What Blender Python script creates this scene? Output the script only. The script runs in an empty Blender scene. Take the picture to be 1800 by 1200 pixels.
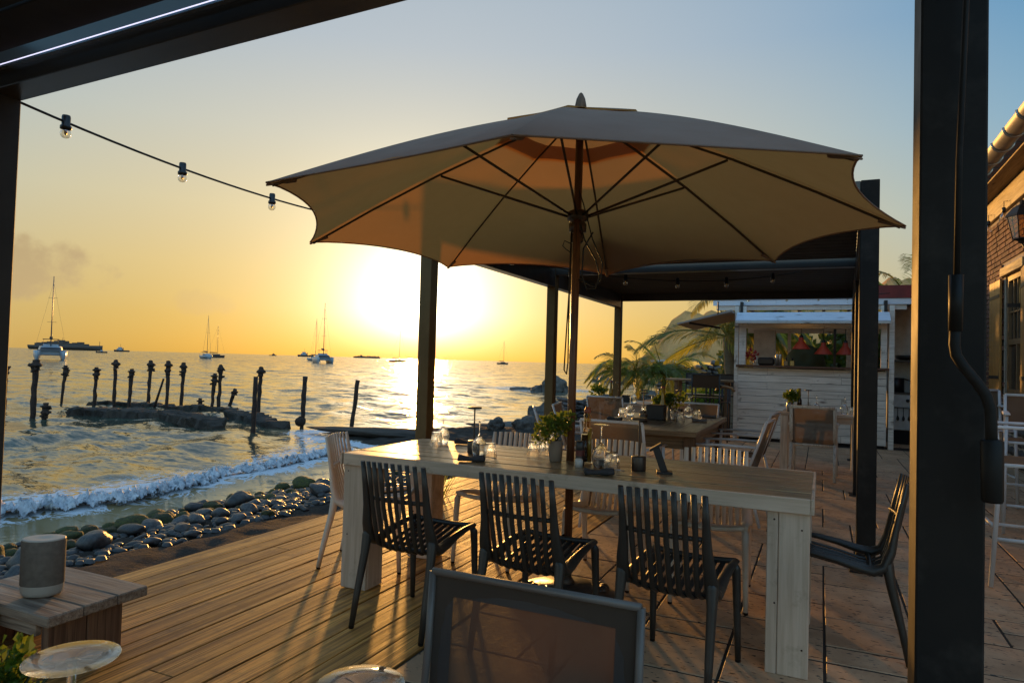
import bpy, math, random
import numpy as np
from mathutils import Vector, Matrix, Quaternion, noise
R = math.radians
random.seed(7)
C = bpy.context.scene
COL = C.collection

# ------------------------------------------------------------------ camera
F_PX = 1195.0
YAW, PITCH, ROLL = R(24.5), R(1.68), R(1.6)
fw = Vector((-math.sin(YAW)*math.cos(PITCH), math.cos(YAW)*math.cos(PITCH), math.sin(PITCH)))
r0 = Vector((math.cos(YAW), math.sin(YAW), 0)); u0 = r0.cross(fw)
rt = math.cos(ROLL)*r0 + math.sin(ROLL)*u0
up = -math.sin(ROLL)*r0 + math.cos(ROLL)*u0
cam_d = bpy.data.cameras.new('camera'); cam = bpy.data.objects.new('camera', cam_d); COL.objects.link(cam)
cam.matrix_world = Matrix(((rt.x, up.x, -fw.x, 0), (rt.y, up.y, -fw.y, 0), (rt.z, up.z, -fw.z, 1.3), (0, 0, 0, 1)))
cam_d.sensor_width = 36; cam_d.lens = F_PX/1800*36; cam_d.clip_start = .05; cam_d.clip_end = 20000
C.camera = cam
# ------------------------------------------------------------------ light
SUN_EL, SUN_AZ = R(4.3), R(32.2)                       # azimuth measured from +Y towards -X
SD = Vector((-math.sin(SUN_AZ)*math.cos(SUN_EL), math.cos(SUN_AZ)*math.cos(SUN_EL), math.sin(SUN_EL)))
sl = bpy.data.lights.new('sun', 'SUN'); so = bpy.data.objects.new('sun', sl); COL.objects.link(so)
sl.energy = 3.3; sl.angle = R(2.2); sl.color = (1, .47, .10)
so.rotation_euler = SD.to_track_quat('Z', 'Y').to_euler()

W = bpy.data.worlds.new('World'); C.world = W; W.use_nodes = True
nt = W.node_tree; nt.nodes.clear()
def N(t, typ, **kw):
    n = t.nodes.new(typ)
    for k, v in kw.items():
        if k.startswith('i_'): n.inputs[int(k[2:]) if k[2:].isdigit() else k[2:]].default_value = v
        else: setattr(n, k, v)
    return n
def ramp(t, stops, interp='LINEAR'):
    n = t.nodes.new('ShaderNodeValToRGB'); cr = n.color_ramp; cr.interpolation = interp
    while len(cr.elements) < len(stops): cr.elements.new(.5)
    for e, (p, c) in zip(cr.elements, stops):
        e.position = p; e.color = (c, c, c, 1) if isinstance(c, (int, float)) else (*c, 1)
    return n
def world():
    L = nt.links.new
    tc = N(nt, 'ShaderNodeTexCoord')
    nrm = N(nt, 'ShaderNodeVectorMath', operation='NORMALIZE'); L(tc.outputs['Generated'], nrm.inputs[0])
    sep = N(nt, 'ShaderNodeSeparateXYZ'); L(nrm.outputs[0], sep.inputs[0])
    warm = ramp(nt, [(0, (.44, .285, .060)), (.05, (.49, .33, .085)), (.12, (.56, .42, .17)), (.2, (.57, .49, .29)), (.3, (.50, .50, .42)), (.42, (.40, .46, .51)), (.7, (.34, .42, .50)), (1, (.27, .37, .52))], 'LINEAR')
    cool = ramp(nt, [(0, (.48, .40, .24)), (.1, (.41, .44, .37)), (.2, (.28, .42, .48)), (.3, (.17, .35, .50)), (.42, (.095, .27, .46)), (.7, (.16, .31, .50)), (1, (.22, .34, .50))], 'LINEAR')
    for r_ in (warm, cool): L(sep.outputs['Z'], r_.inputs[0])
    dot = N(nt, 'ShaderNodeVectorMath', operation='DOT_PRODUCT'); L(nrm.outputs[0], dot.inputs[0]); dot.inputs[1].default_value = SD
    mr = N(nt, 'ShaderNodeMapRange', interpolation_type='SMOOTHSTEP'); L(dot.outputs['Value'], mr.inputs[0])
    mr.inputs[1].default_value = .60; mr.inputs[2].default_value = .985
    mx = N(nt, 'ShaderNodeMix', data_type='RGBA'); L(mr.outputs[0], mx.inputs[0]); L(cool.outputs[0], mx.inputs[6]); L(warm.outputs[0], mx.inputs[7])
    # thin cloud low on the left
    def cloud(az, el, ra, re, seed):
        d = Vector((-math.sin(az)*math.cos(el), math.cos(az)*math.cos(el), math.sin(el)))
        rh = Vector((math.cos(az), math.sin(az), 0))
        a = N(nt, 'ShaderNodeVectorMath', operation='DOT_PRODUCT'); L(nrm.outputs[0], a.inputs[0]); a.inputs[1].default_value = rh
        ax = N(nt, 'ShaderNodeMath', operation='DIVIDE', i_1=ra); L(a.outputs['Value'], ax.inputs[0])
        z_ = N(nt, 'ShaderNodeMath', operation='SUBTRACT', i_1=d.z); L(sep.outputs['Z'], z_.inputs[0])
        az_ = N(nt, 'ShaderNodeMath', operation='DIVIDE', i_1=re); L(z_.outputs[0], az_.inputs[0])
        p1 = N(nt, 'ShaderNodeMath', operation='MULTIPLY'); L(ax.outputs[0], p1.inputs[0]); L(ax.outputs[0], p1.inputs[1])
        p2 = N(nt, 'ShaderNodeMath', operation='MULTIPLY_ADD'); L(az_.outputs[0], p2.inputs[0]); L(az_.outputs[0], p2.inputs[1]); L(p1.outputs[0], p2.inputs[2])
        ns = N(nt, 'ShaderNodeTexNoise', noise_dimensions='4D'); ns.inputs['W'].default_value = seed; ns.inputs['Scale'].default_value = 22; ns.inputs['Detail'].default_value = 8; ns.inputs['Roughness'].default_value = .58
        L(nrm.outputs[0], ns.inputs['Vector'])
        s = N(nt, 'ShaderNodeMath', operation='MULTIPLY_ADD', i_1=4.2, i_2=-1.75); L(ns.outputs['Fac'], s.inputs[0])
        q = N(nt, 'ShaderNodeMath', operation='SUBTRACT'); L(s.outputs[0], q.inputs[0]); L(p2.outputs[0], q.inputs[1])
        m = N(nt, 'ShaderNodeMapRange', interpolation_type='SMOOTHSTEP'); L(q.outputs[0], m.inputs[0]); m.inputs[1].default_value = -.75; m.inputs[2].default_value = .35
        h = N(nt, 'ShaderNodeVectorMath', operation='DOT_PRODUCT'); L(nrm.outputs[0], h.inputs[0]); h.inputs[1].default_value = d
        g = N(nt, 'ShaderNodeMath', operation='GREATER_THAN', i_1=.5); L(h.outputs['Value'], g.inputs[0])
        o = N(nt, 'ShaderNodeMath', operation='MULTIPLY'); L(m.outputs[0], o.inputs[0]); L(g.outputs[0], o.inputs[1])
        return o
    an = N(nt, 'ShaderNodeMapRange', interpolation_type='SMOOTHSTEP'); L(dot.outputs['Value'], an.inputs[0]); an.inputs[1].default_value = -.7; an.inputs[2].default_value = .35; an.inputs[3].default_value = 2.0; an.inputs[4].default_value = 1  # unseen sky opposite the sun brightened, added as fill for shaded fronts
    sa = N(nt, 'ShaderNodeVectorMath', operation='SCALE'); L(mx.outputs[2], sa.inputs[0]); L(an.outputs[0], sa.inputs['Scale'])
    cur = sa.outputs[0]
    for az, el, ra, re, seed, k in ((R(60.0), R(5.6), .090, .038, 3, 1.0), (R(49.5), R(3.8), .05, .018, 9, .35), (R(86), R(9), .14, .04, 5, .5), (R(-20), R(14), .2, .03, 12, .15)):
        c = cloud(az, el, ra, re, seed)
        kk = N(nt, 'ShaderNodeMath', operation='MULTIPLY', i_1=k); L(c.outputs[0], kk.inputs[0])
        cm = N(nt, 'ShaderNodeMix', data_type='RGBA'); L(kk.outputs[0], cm.inputs[0]); L(cur, cm.inputs[6]); cm.inputs[7].default_value = (.40, .29, .15, 1)
        cur = cm.outputs[2]
    dc = N(nt, 'ShaderNodeMath', operation='MAXIMUM', i_1=0); L(dot.outputs['Value'], dc.inputs[0])
    ex = N(nt, 'ShaderNodeMapRange', interpolation_type='SMOOTHSTEP'); L(sep.outputs['Z'], ex.inputs[0]); ex.inputs[1].default_value = -.012; ex.inputs[2].default_value = .075; ex.inputs[3].default_value = .06; ex.inputs[4].default_value = 1
    for pw, col, st in ((30, (1, .80, .48), .14), (85, (1, .90, .70), .45), (260, (1, .95, .85), 1.5), (2600, (1, .85, .5), 6), (9, (1, .55, .12), .03)):
        p = N(nt, 'ShaderNodeMath', operation='POWER', i_1=pw); L(dc.outputs[0], p.inputs[0])
        s = N(nt, 'ShaderNodeVectorMath', operation='SCALE'); s.inputs[0].default_value = [x*st for x in col]; pe = N(nt, 'ShaderNodeMath', operation='MULTIPLY'); L(p.outputs[0], pe.inputs[0]); L(ex.outputs[0], pe.inputs[1]); L(pe.outputs[0], s.inputs['Scale'])
        a = N(nt, 'ShaderNodeVectorMath', operation='ADD'); L(cur, a.inputs[0]); L(s.outputs[0], a.inputs[1]); cur = a.outputs[0]
    bg = N(nt, 'ShaderNodeBackground'); L(cur, bg.inputs[0]); bg.inputs[1].default_value = 1.0
    sky = N(nt, 'ShaderNodeTexSky', sky_type='NISHITA', sun_disc=False, sun_elevation=SUN_EL, sun_rotation=-SUN_AZ)
    bs = N(nt, 'ShaderNodeBackground'); L(sky.outputs[0], bs.inputs[0]); bs.inputs[1].default_value = .015
    ad = N(nt, 'ShaderNodeAddShader'); L(bg.outputs[0], ad.inputs[0]); L(bs.outputs[0], ad.inputs[1])
    out = N(nt, 'ShaderNodeOutputWorld'); L(ad.outputs[0], out.inputs[0])
world()
C.view_settings.view_transform = 'Standard'; C.view_settings.look = 'None'; C.view_settings.gamma = 1; C.view_settings.use_curve_mapping = False
C.view_settings.exposure = 0.08
C.render.engine = 'CYCLES'; C.cycles.use_denoising = True
C.cycles.max_bounces = 8; C.cycles.transparent_max_bounces = 16; C.cycles.caustics_reflective = False; C.cycles.caustics_refractive = False
C.cycles.sample_clamp_indirect = 6

# ------------------------------------------------------------------ materials
def mat(name, color, rough=.6, metal=0., spec=.5, col2=None, nscale=(6, 6, 6), detail=6, lo=.35, hi=.65, bump=0., bscale=None, bdist=.01, rnd=0., coat=0., dirt=None, dirt_scale=3., dirt_lo=.55, dirt_hi=.7, rvar=0., coords='Object', streak=0.):
    """colour between COLOR and COL2 by stretched noise, optional dirt patches, bump, and a per-object brightness change"""
    m = bpy.data.materials.new(name); m.use_nodes = True; t = m.node_tree; b = t.nodes['Principled BSDF']; L = t.links.new
    b.inputs['Roughness'].default_value = rough; b.inputs['Metallic'].default_value = metal; b.inputs['Specular IOR Level'].default_value = spec
    b.inputs['Coat Weight'].default_value = coat
    tc = N(t, 'ShaderNodeTexCoord'); oi = N(t, 'ShaderNodeObjectInfo')
    rs = N(t, 'ShaderNodeMath', operation='MULTIPLY', i_1=37.); L(oi.outputs['Random'], rs.inputs[0])
    off = N(t, 'ShaderNodeVectorMath', operation='ADD'); L(tc.outputs[coords], off.inputs[0]); L(rs.outputs[0], off.inputs[1])
    def tex(scale, det=6, ro=.6):
        mp = N(t, 'ShaderNodeMapping'); mp.inputs['Scale'].default_value = scale; L(off.outputs[0], mp.inputs[0])
        n = N(t, 'ShaderNodeTexNoise'); n.inputs['Scale'].default_value = 1; n.inputs['Detail'].default_value = det; n.inputs['Roughness'].default_value = ro; L(mp.outputs[0], n.inputs['Vector']); return n
    if col2 is None: col2 = tuple(c*.75 for c in color)
    n1 = tex(nscale, detail)
    rp = ramp(t, [(lo, col2), (hi, color)]); L(n1.outputs['Fac'], rp.inputs[0]); cur = rp.outputs[0]
    if streak:
        n5 = tex([q*2.6 if q > 5 else q*1.3 for q in nscale], 4, .5); r5 = ramp(t, [(.56, 0), (.66, 1)]); L(n5.outputs['Fac'], r5.inputs[0])
        k5 = N(t, 'ShaderNodeMath', operation='MULTIPLY', i_1=streak); L(r5.outputs[0], k5.inputs[0])
        m5 = N(t, 'ShaderNodeMix', data_type='RGBA'); L(k5.outputs[0], m5.inputs[0]); L(cur, m5.inputs[6]); m5.inputs[7].default_value = (*[c*.25 for c in col2], 1); cur = m5.outputs[2]
    if dirt is not None:
        n2 = tex((dirt_scale,)*3, 8, .65); r2 = ramp(t, [(dirt_lo, 0), (dirt_hi, 1)]); L(n2.outputs['Fac'], r2.inputs[0])
        mx = N(t, 'ShaderNodeMix', data_type='RGBA'); L(r2.outputs[0], mx.inputs[0]); L(cur, mx.inputs[6]); mx.inputs[7].default_value = (*dirt, 1); cur = mx.outputs[2]
    if rnd:
        mr = N(t, 'ShaderNodeMapRange'); L(oi.outputs['Random'], mr.inputs[0]); mr.inputs[3].default_value = 1-rnd; mr.inputs[4].default_value = 1+rnd
        s = N(t, 'ShaderNodeVectorMath', operation='SCALE'); L(cur, s.inputs[0]); L(mr.outputs[0], s.inputs['Scale']); cur = s.outputs[0]
    L(cur, b.inputs['Base Color'])
    if rvar:
        n4 = tex((nscale[0]*.7, nscale[1]*.7, nscale[2]*.7), 4); mm = N(t, 'ShaderNodeMapRange'); L(n4.outputs['Fac'], mm.inputs[0]); mm.inputs[1].default_value = .3; mm.inputs[2].default_value = .7
        mm.inputs[3].default_value = rough-rvar; mm.inputs[4].default_value = rough+rvar; L(mm.outputs[0], b.inputs['Roughness'])
    if bump:
        n3 = tex(bscale or nscale, 8, .65); bp = N(t, 'ShaderNodeBump'); bp.inputs['Strength'].default_value = bump; bp.inputs['Distance'].default_value = bdist
        L(n3.outputs['Fac'], bp.inputs['Height']); L(bp.outputs[0], b.inputs['Normal'])
    return m
def wood(name, color, col2, axis, rough=.55, grain=90, bump=.5, rnd=.15, knots=True, dirt=None, spec=.4, rvar=.08, glen=2.2, bdist=.004, dirt_scale=5, dlo=.56, dhi=.72, streak=.6):
    sc = [grain, grain, grain]; sc[axis] = glen
    m = mat(name, color, rough, col2=col2, nscale=sc, detail=5, lo=.36, hi=.64, bump=bump, bscale=sc, bdist=bdist, rnd=rnd, dirt=dirt, dirt_scale=dirt_scale, dirt_lo=dlo, dirt_hi=dhi, spec=spec, rvar=rvar, streak=streak)
    if knots:
        t = m.node_tree; L = t.links.new; b = t.nodes['Principled BSDF']
        src = b.inputs['Base Color'].links[0].from_socket
        tc = [n for n in t.nodes if n.type == 'VECT_MATH' and n.operation == 'ADD'][0]
        ks = [5.5, 5.5, 5.5]; ks[axis] = 1.7
        mp = N(t, 'ShaderNodeMapping'); mp.inputs['Scale'].default_value = ks; L(tc.outputs[0], mp.inputs[0])
        v = N(t, 'ShaderNodeTexVoronoi'); v.inputs['Scale'].default_value = 1; v.inputs['Randomness'].default_value = 1; L(mp.outputs[0], v.inputs['Vector'])
        rp = ramp(t, [(.04, 1), (.10, .35), (.16, 0)]); L(v.outputs['Distance'], rp.inputs[0])
        mx = N(t, 'ShaderNodeMix', data_type='RGBA'); L(rp.outputs[0], mx.inputs[0]); L(src, mx.inputs[6]); mx.inputs[7].default_value = (color[0]*.18, color[1]*.15, color[2]*.13, 1)
        L(mx.outputs[2], b.inputs['Base Color'])
    return m
def leafmat(name, c1, c2, tr=(.25, .32, .04), mixf=.45, rough=.45):
    m = bpy.data.materials.new(name); m.use_nodes = True; t = m.node_tree; L = t.links.new; b = t.nodes['Principled BSDF']; o = t.nodes['Material Output']
    b.inputs['Roughness'].default_value = rough
    g = N(t, 'ShaderNodeTexCoord'); n = N(t, 'ShaderNodeTexNoise'); n.inputs['Scale'].default_value = 9; L(g.outputs['Object'], n.inputs['Vector'])
    gi = N(t, 'ShaderNodeNewGeometry'); ad = N(t, 'ShaderNodeMath', operation='MULTIPLY_ADD', i_1=.4); L(gi.outputs['Random Per Island'], ad.inputs[0]); L(n.outputs['Fac'], ad.inputs[2])
    r = ramp(t, [(.4, c2), (.95, c1)]); L(ad.outputs[0], r.inputs[0]); L(r.outputs[0], b.inputs['Base Color'])
    tl = N(t, 'ShaderNodeBsdfTranslucent'); tl.inputs[0].default_value = (*tr, 1)
    mx = N(t, 'ShaderNodeMixShader'); mx.inputs[0].default_value = mixf; L(b.outputs[0], mx.inputs[1]); L(tl.outputs[0], mx.inputs[2]); L(mx.outputs[0], o.inputs[0])
    return m
def glassmat(name, tint=(.97, .98, .97), refl=.10, edge=.75):
    m = bpy.data.materials.new(name); m.use_nodes = True; t = m.node_tree; L = t.links.new; o = t.nodes['Material Output']; t.nodes.remove(t.nodes['Principled BSDF'])
    tr = N(t, 'ShaderNodeBsdfTransparent'); tr.inputs[0].default_value = (*tint, 1)
    gl = N(t, 'ShaderNodeBsdfGlossy'); gl.inputs['Roughness'].default_value = .03; gl.inputs[0].default_value = (1, 1, 1, 1)
    lw = N(t, 'ShaderNodeLayerWeight'); lw.inputs[0].default_value = .35
    mr = N(t, 'ShaderNodeMapRange'); L(lw.outputs['Facing'], mr.inputs[0]); mr.inputs[3].default_value = refl; mr.inputs[4].default_value = edge
    mx = N(t, 'ShaderNodeMixShader'); L(mr.outputs[0], mx.inputs[0]); L(tr.outputs[0], mx.inputs[1]); L(gl.outputs[0], mx.inputs[2]); L(mx.outputs[0], o.inputs[0])
    return m
def clothmat(name, color, trans, tmix=.35, transp=0., col2=None, bump=.15, bscale=300):
    m = mat(name, color, .85, col2=col2 or tuple(c*.9 for c in color), nscale=(5, 5, 5), bump=bump, bscale=(bscale,)*3, bdist=.001, spec=.2)
    t = m.node_tree; L = t.links.new; b = t.nodes['Principled BSDF']; o = t.nodes['Material Output']
    tl = N(t, 'ShaderNodeBsdfTranslucent'); tl.inputs[0].default_value = (*trans, 1)
    mx = N(t, 'ShaderNodeMixShader'); mx.inputs[0].default_value = tmix; L(b.outputs[0], mx.inputs[1]); L(tl.outputs[0], mx.inputs[2]); cur = mx.outputs[0]
    if transp:
        tp = N(t, 'ShaderNodeBsdfTransparent'); m2 = N(t, 'ShaderNodeMixShader'); m2.inputs[0].default_value = transp; L(cur, m2.inputs[1]); L(tp.outputs[0], m2.inputs[2]); cur = m2.outputs[0]
    L(cur, o.inputs[0]); return m

M = dict(
    deckwood=wood('deckwood', (.74, .345, .082), (.27, .115, .028), 1, rough=.58, spec=.25, grain=42, bump=1., rnd=.26, streak=.85, dirt=(.26, .125, .045), dirt_scale=5, glen=1.0, dlo=.5, dhi=.7),
    tablewood=wood('tablewood', (.43, .30, .165), (.22, .145, .075), 0, rough=.33, grain=60, bump=.45, rnd=.12, dirt=(.16, .11, .07), rvar=.1, dirt_scale=7),
    whitewashx=wood('whitewashx', (.58, .455, .345), (.45, .345, .25), 0, rough=.6, streak=.18, grain=34, bump=.3, rnd=.08, dirt=(.22, .17, .12), dirt_scale=6, dlo=.6, dhi=.75),
    whitewashz=wood('whitewashz', (.58, .455, .345), (.46, .35, .255), 2, rough=.6, streak=.12, grain=34, bump=.35, rnd=.08, dirt=(.26, .19, .12), dirt_scale=5, dlo=.56, dhi=.74),
    brownx=wood('brownx', (.26, .17, .09), (.12, .075, .04), 0, rough=.4, grain=60, rnd=.15),
    browny=wood('browny', (.27, .175, .095), (.13, .08, .042), 1, rough=.36, grain=60, rnd=.15),
    brownz=wood('brownz', (.17, .095, .045), (.075, .04, .02), 2, rough=.5, grain=60, rnd=.1),
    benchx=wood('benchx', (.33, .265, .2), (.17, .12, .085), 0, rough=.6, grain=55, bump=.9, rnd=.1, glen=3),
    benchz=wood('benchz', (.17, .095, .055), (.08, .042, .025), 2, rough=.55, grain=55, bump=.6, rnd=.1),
    polewood=wood('polewood', (.16, .062, .025), (.09, .034, .015), 2, rough=.35, grain=70, bump=.2, rnd=0, knots=False),
    shutter=wood('shutter', (.50, .24, .06), (.33, .14, .03), 2, rough=.5, grain=50, rnd=.1),
    fascia=wood('fascia', (.45, .33, .16), (.30, .20, .09), 1, rough=.6, grain=40, rnd=.05),
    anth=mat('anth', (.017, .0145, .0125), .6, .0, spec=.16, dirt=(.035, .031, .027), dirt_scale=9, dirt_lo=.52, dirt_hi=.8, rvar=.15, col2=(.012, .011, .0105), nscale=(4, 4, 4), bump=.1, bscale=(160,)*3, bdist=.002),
    anthglare=mat('anthglare', (.15, .10, .045), .7, .0, spec=.1, col2=(.12, .08, .035), nscale=(4, 4, 4), bump=.1, bscale=(160,)*3, bdist=.002),  # same dark posts, with the sun's veiling glare put into the colour as brown
    anthflare=mat('anthflare', (.06, .054, .048), .6, 0, spec=.15, col2=(.05, .045, .04)),  # near left post: lens flare over it is put into the colour
    louvre=mat('louvre', (.035, .029, .023), .6, 0, .2, bump=.1),
    anthl=mat('anthl', (.06, .05, .038), .28, 0, .6, col2=(.035, .033, .032), nscale=(2, 12, 2), bump=.05),
    lip=mat('lip', (.6, .63, .7), .25, .8),
    chaird=mat('chaird', (.029, .026, .022), .42, col2=(.022, .02, .017), bump=.05, bscale=(300,)*3),
    chairw=mat('chairw', (.60, .53, .44), .45, col2=(.54, .47, .39), bump=.05, bscale=(300,)*3),
    whitemetal=mat('whitemetal', (.62, .64, .66), .4, col2=(.52, .54, .56)),
    whiteframe=wood('whiteframe', (.70, .64, .55), (.55, .49, .41), 2, rough=.5, grain=50, rnd=.05, knots=False),
    greymetal=mat('greymetal', (.15, .13, .115), .45, .1, col2=(.12, .105, .095)),
    sling=clothmat('sling', (.17, .135, .10), (.13, .09, .055), .3, .14),
    slingd=clothmat('slingd', (.10, .078, .062), (.09, .055, .035), .3, .10),
    canopy=clothmat('canopy', (.30, .235, .185), (.68, .29, .07), .34, 0, col2=(.26, .20, .155), bump=.35, bscale=9),
    rubber=mat('rubber', (.012, .011, .010), .5, spec=.2), black=mat('black', (.015, .015, .016), .38),
    blackmatte=mat('blackmatte', (.018, .017, .017), .6, bump=.3, bscale=(40,)*3, bdist=.003),
    lampm=mat('lampm', (.075, .06, .05), .4, .6), bronze=mat('bronze', (.09, .06, .035), .35, .6, bump=.3, bscale=(30,)*3),
    castm=mat('castm', (.07, .055, .045), .42, .3, bump=.35, bscale=(18,)*3, bdist=.01),
    cord=mat('cord', (.02, .018, .016), .6),
    glass=glassmat('glass', refl=.04, edge=.6), bulbglass=glassmat('bulbglass', (.95, .9, .8), .1, .7),
    brass=mat('brass', (.5, .35, .15), .4, .7),
    oil=mat('oil', (.32, .20, .02), .1, spec=.6), balsamic=mat('balsamic', (.02, .008, .004), .1, spec=.6), cork=mat('cork', (.30, .07, .035), .5),
    label=mat('label', (.12, .02, .015), .5), salt=mat('salt', (.6, .58, .55), .4), bowl=mat('bowl', (.2, .19, .17), .4),
    napkin=mat('napkin', (.045, .045, .05), .9, bump=.5, bscale=(120,)*3, bdist=.002), napgrey=mat('napgrey', (.13, .13, .14), .9, bump=.5, bscale=(120,)*3, bdist=.002),
    pot=mat('pot', (.24, .18, .13), .7, bump=.3, bscale=(20,)*3), metalpot=mat('metalpot', (.3, .3, .3), .35, .8),
    leaf=leafmat('leaf', (.07, .14, .02), (.025, .06, .01)), leafs=leafmat('leafs', (.085, .17, .018), (.03, .08, .01), (.30, .38, .04), .38),
    palm=leafmat('palm', (.11, .15, .03), (.035, .06, .012), (.50, .46, .06), .5), tree=leafmat('tree', (.06, .10, .02), (.02, .04, .01), (.2, .22, .03), .3),
    trunk=mat('trunk', (.2, .16, .11), .8, nscale=(3, 3, 30), bump=.8, bscale=(4, 4, 40), bdist=.02),
    speaker=mat('speaker', (.17, .155, .135), .8, nscale=(40,)*3, bump=.5, bscale=(500,)*3, bdist=.002), speakerp=mat('speakerp', (.52, .49, .43), .45, nscale=(2,)*3),
    rust=mat('rust', (.06, .032, .02), .85, col2=(.02, .012, .009), nscale=(9,)*3, bump=1, bscale=(14,)*3, bdist=.04),
    concrete=mat('concrete', (.06, .045, .032), .8, col2=(.022, .017, .013), nscale=(2.5,)*3, bump=1, bscale=(5,)*3, bdist=.12),
    rock=mat('rock', (.14, .12, .10), .8, col2=(.05, .042, .035), nscale=(3,)*3, bump=1, bscale=(6,)*3, bdist=.08),
    stonel=mat('stonel', (.07, .067, .064), .42, col2=(.028, .027, .027), nscale=(5,)*3, bump=.4, bscale=(30,)*3, bdist=.01, rnd=.45, rvar=.12),
    stonem=mat('stonem', (.085, .09, .012), .7, col2=(.028, .028, .014), nscale=(7,)*3, bump=.8, bscale=(40,)*3, bdist=.02, rnd=.35),
    bhull=mat('bhull', (.36, .43, .50), .3, nscale=(.4,)*3), bdark=mat('bdark', (.03, .03, .035), .4), bmast=mat('bmast', (.16, .15, .14), .4, .5), bdull=mat('bdull', (.10, .08, .07), .7),  # bhull: white boats, the blue of skylit shade is mixed into the colour
    red=mat('red', (.42, .045, .02), .45, nscale=(3,)*3), redroof=mat('redroof', (.20, .022, .018), .6, col2=(.13, .016, .014)),
    bluewhite=wood('bluewhite', (.70, .77, .86), (.60, .67, .76), 0, rough=.3, streak=.1, grain=40, rnd=.04, dirt=(.3, .3, .3), dirt_scale=3, dlo=.62, dhi=.8),
    kplank=wood('kplank', (.80, .75, .67), (.64, .58, .50), 0, rough=.6, streak=.35, grain=40, bump=.6, rnd=.09, dirt=(.25, .2, .15), dirt_scale=6, dlo=.6, dhi=.72),
    steel=mat('steel', (.45, .45, .44), .3, .8), ovenw=mat('ovenw', (.62, .62, .6), .35), wallw=mat('wallw', (.6, .59, .55), .7), counter=wood('counterw', (.15, .075, .04), (.09, .04, .02), 0, grain=40, rnd=0),
    brick=mat('brick', (.27, .13, .085), .85, col2=(.10, .05, .04), nscale=(4,)*3, bump=.5, bscale=(30,)*3), mortar=mat('mortar', (.52, .44, .34), .9, bump=.5, bscale=(30,)*3),
    rubble=mat('rubble', (.14, .115, .10), .85, col2=(.07, .055, .05), nscale=(6,)*3, bump=.7, bscale=(12,)*3, bdist=.03, rnd=.3),
    gutter=mat('gutter', (.33, .29, .24), .45), roofm=mat('roofm', (.2, .05, .035), .7), winglass=mat('winglass', (.03, .028, .025), .08), winframe=mat('winframe', (.22, .12, .05), .5),
    iron=mat('iron', (.03, .028, .027), .5, .4), amber=glassmat('amber', (.9, .7, .35), .2, .7),
    sand=mat('sand', (.058, .049, .041), .95, spec=.12, col2=(.032, .027, .023), nscale=(5,)*3, bump=1, bscale=(11, 14, 11), bdist=.06, dirt=(.08, .07, .06), dirt_scale=60),
    scrub=mat('scrub', (.10, .075, .03), .95, spec=.0, col2=(.04, .035, .015), nscale=(.5,)*3, bump=1, bscale=(1.5,)*3, bdist=.6),
    solidglass=None, slingseam=mat('slingseam', (.055, .045, .04), .8, bump=.3, bscale=(300,)*3, bdist=.001), led=None, oilglass=glassmat('oilglass', (.85, .62, .22), .08, .8), paver=None, hill=mat('hill', (.74, .38, .14), .95, spec=.0, col2=(.40, .24, .10), nscale=(.03,)*3, bump=.6, bscale=(.06,)*3, bdist=8),  # hill: the warm haze before the headland is put into its colour
    trunkd=mat('trunkd', (.04, .03, .022), .8), dark=mat('dark', (.012, .01, .009), .9), underdeck=mat('underdeck', (.02, .014, .01), .9), base=mat('base', (.028, .02, .013), .9, bump=.3),
    flower=mat('flower', (.4, .03, .03), .6), domem=mat('domem', (.05, .06, .02), .7), skin=mat('toolwood', (.3, .18, .08), .5), awning=clothmat('awning', (.5, .46, .4), (.4, .3, .2), .3),
)
def paver_material():
    m = mat('paver', (.54, .345, .20), .62, col2=(.35, .215, .12), nscale=(5, 5, 5), detail=8, bump=.5, bscale=(22, 22, 22), bdist=.008, rnd=.16, dirt=(.22, .165, .11), dirt_scale=2.5, rvar=.1)
    t = m.node_tree; L = t.links.new; b = t.nodes['Principled BSDF']; src = b.inputs['Base Color'].links[0].from_socket
    off = [n for n in t.nodes if n.type == 'VECT_MATH' and n.operation == 'ADD'][0]
    mp = N(t, 'ShaderNodeMapping'); mp.inputs['Scale'].default_value = (26, 60, 40); L(off.outputs[0], mp.inputs[0])
    n = N(t, 'ShaderNodeTexNoise'); n.inputs['Scale'].default_value = 1; n.inputs['Detail'].default_value = 3; L(mp.outputs[0], n.inputs['Vector'])
    r = ramp(t, [(.33, 1), (.39, 0)]); L(n.outputs['Fac'], r.inputs[0])
    mx = N(t, 'ShaderNodeMix', data_type='RGBA'); L(r.outputs[0], mx.inputs[0]); L(src, mx.inputs[6]); mx.inputs[7].default_value = (.035, .025, .018, 1); L(mx.outputs[2], b.inputs['Base Color'])
    return m
M['paver'] = paver_material()
m_ = bpy.data.materials.new('solidglass'); m_.use_nodes = True; t_ = m_.node_tree; t_.nodes.remove(t_.nodes['Principled BSDF']); g1 = N(t_, 'ShaderNodeBsdfGlass'); g1.inputs['IOR'].default_value = 1.45; g1.inputs['Roughness'].default_value = .01
g2 = N(t_, 'ShaderNodeBsdfTransparent'); g2.inputs[0].default_value = (.96, .96, .95, 1); g3 = N(t_, 'ShaderNodeMixShader'); g3.inputs[0].default_value = .25; t_.links.new(g1.outputs[0], g3.inputs[1]); t_.links.new(g2.outputs[0], g3.inputs[2]); t_.links.new(g3.outputs[0], t_.nodes['Material Output'].inputs[0]); M['solidglass'] = m_
m_ = bpy.data.materials.new('led'); m_.use_nodes = True; b_ = m_.node_tree.nodes['Principled BSDF']; b_.inputs['Emission Color'].default_value = (.80, .74, 1, 1); b_.inputs['Emission Strength'].default_value = 1.1; M['led'] = m_

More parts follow.
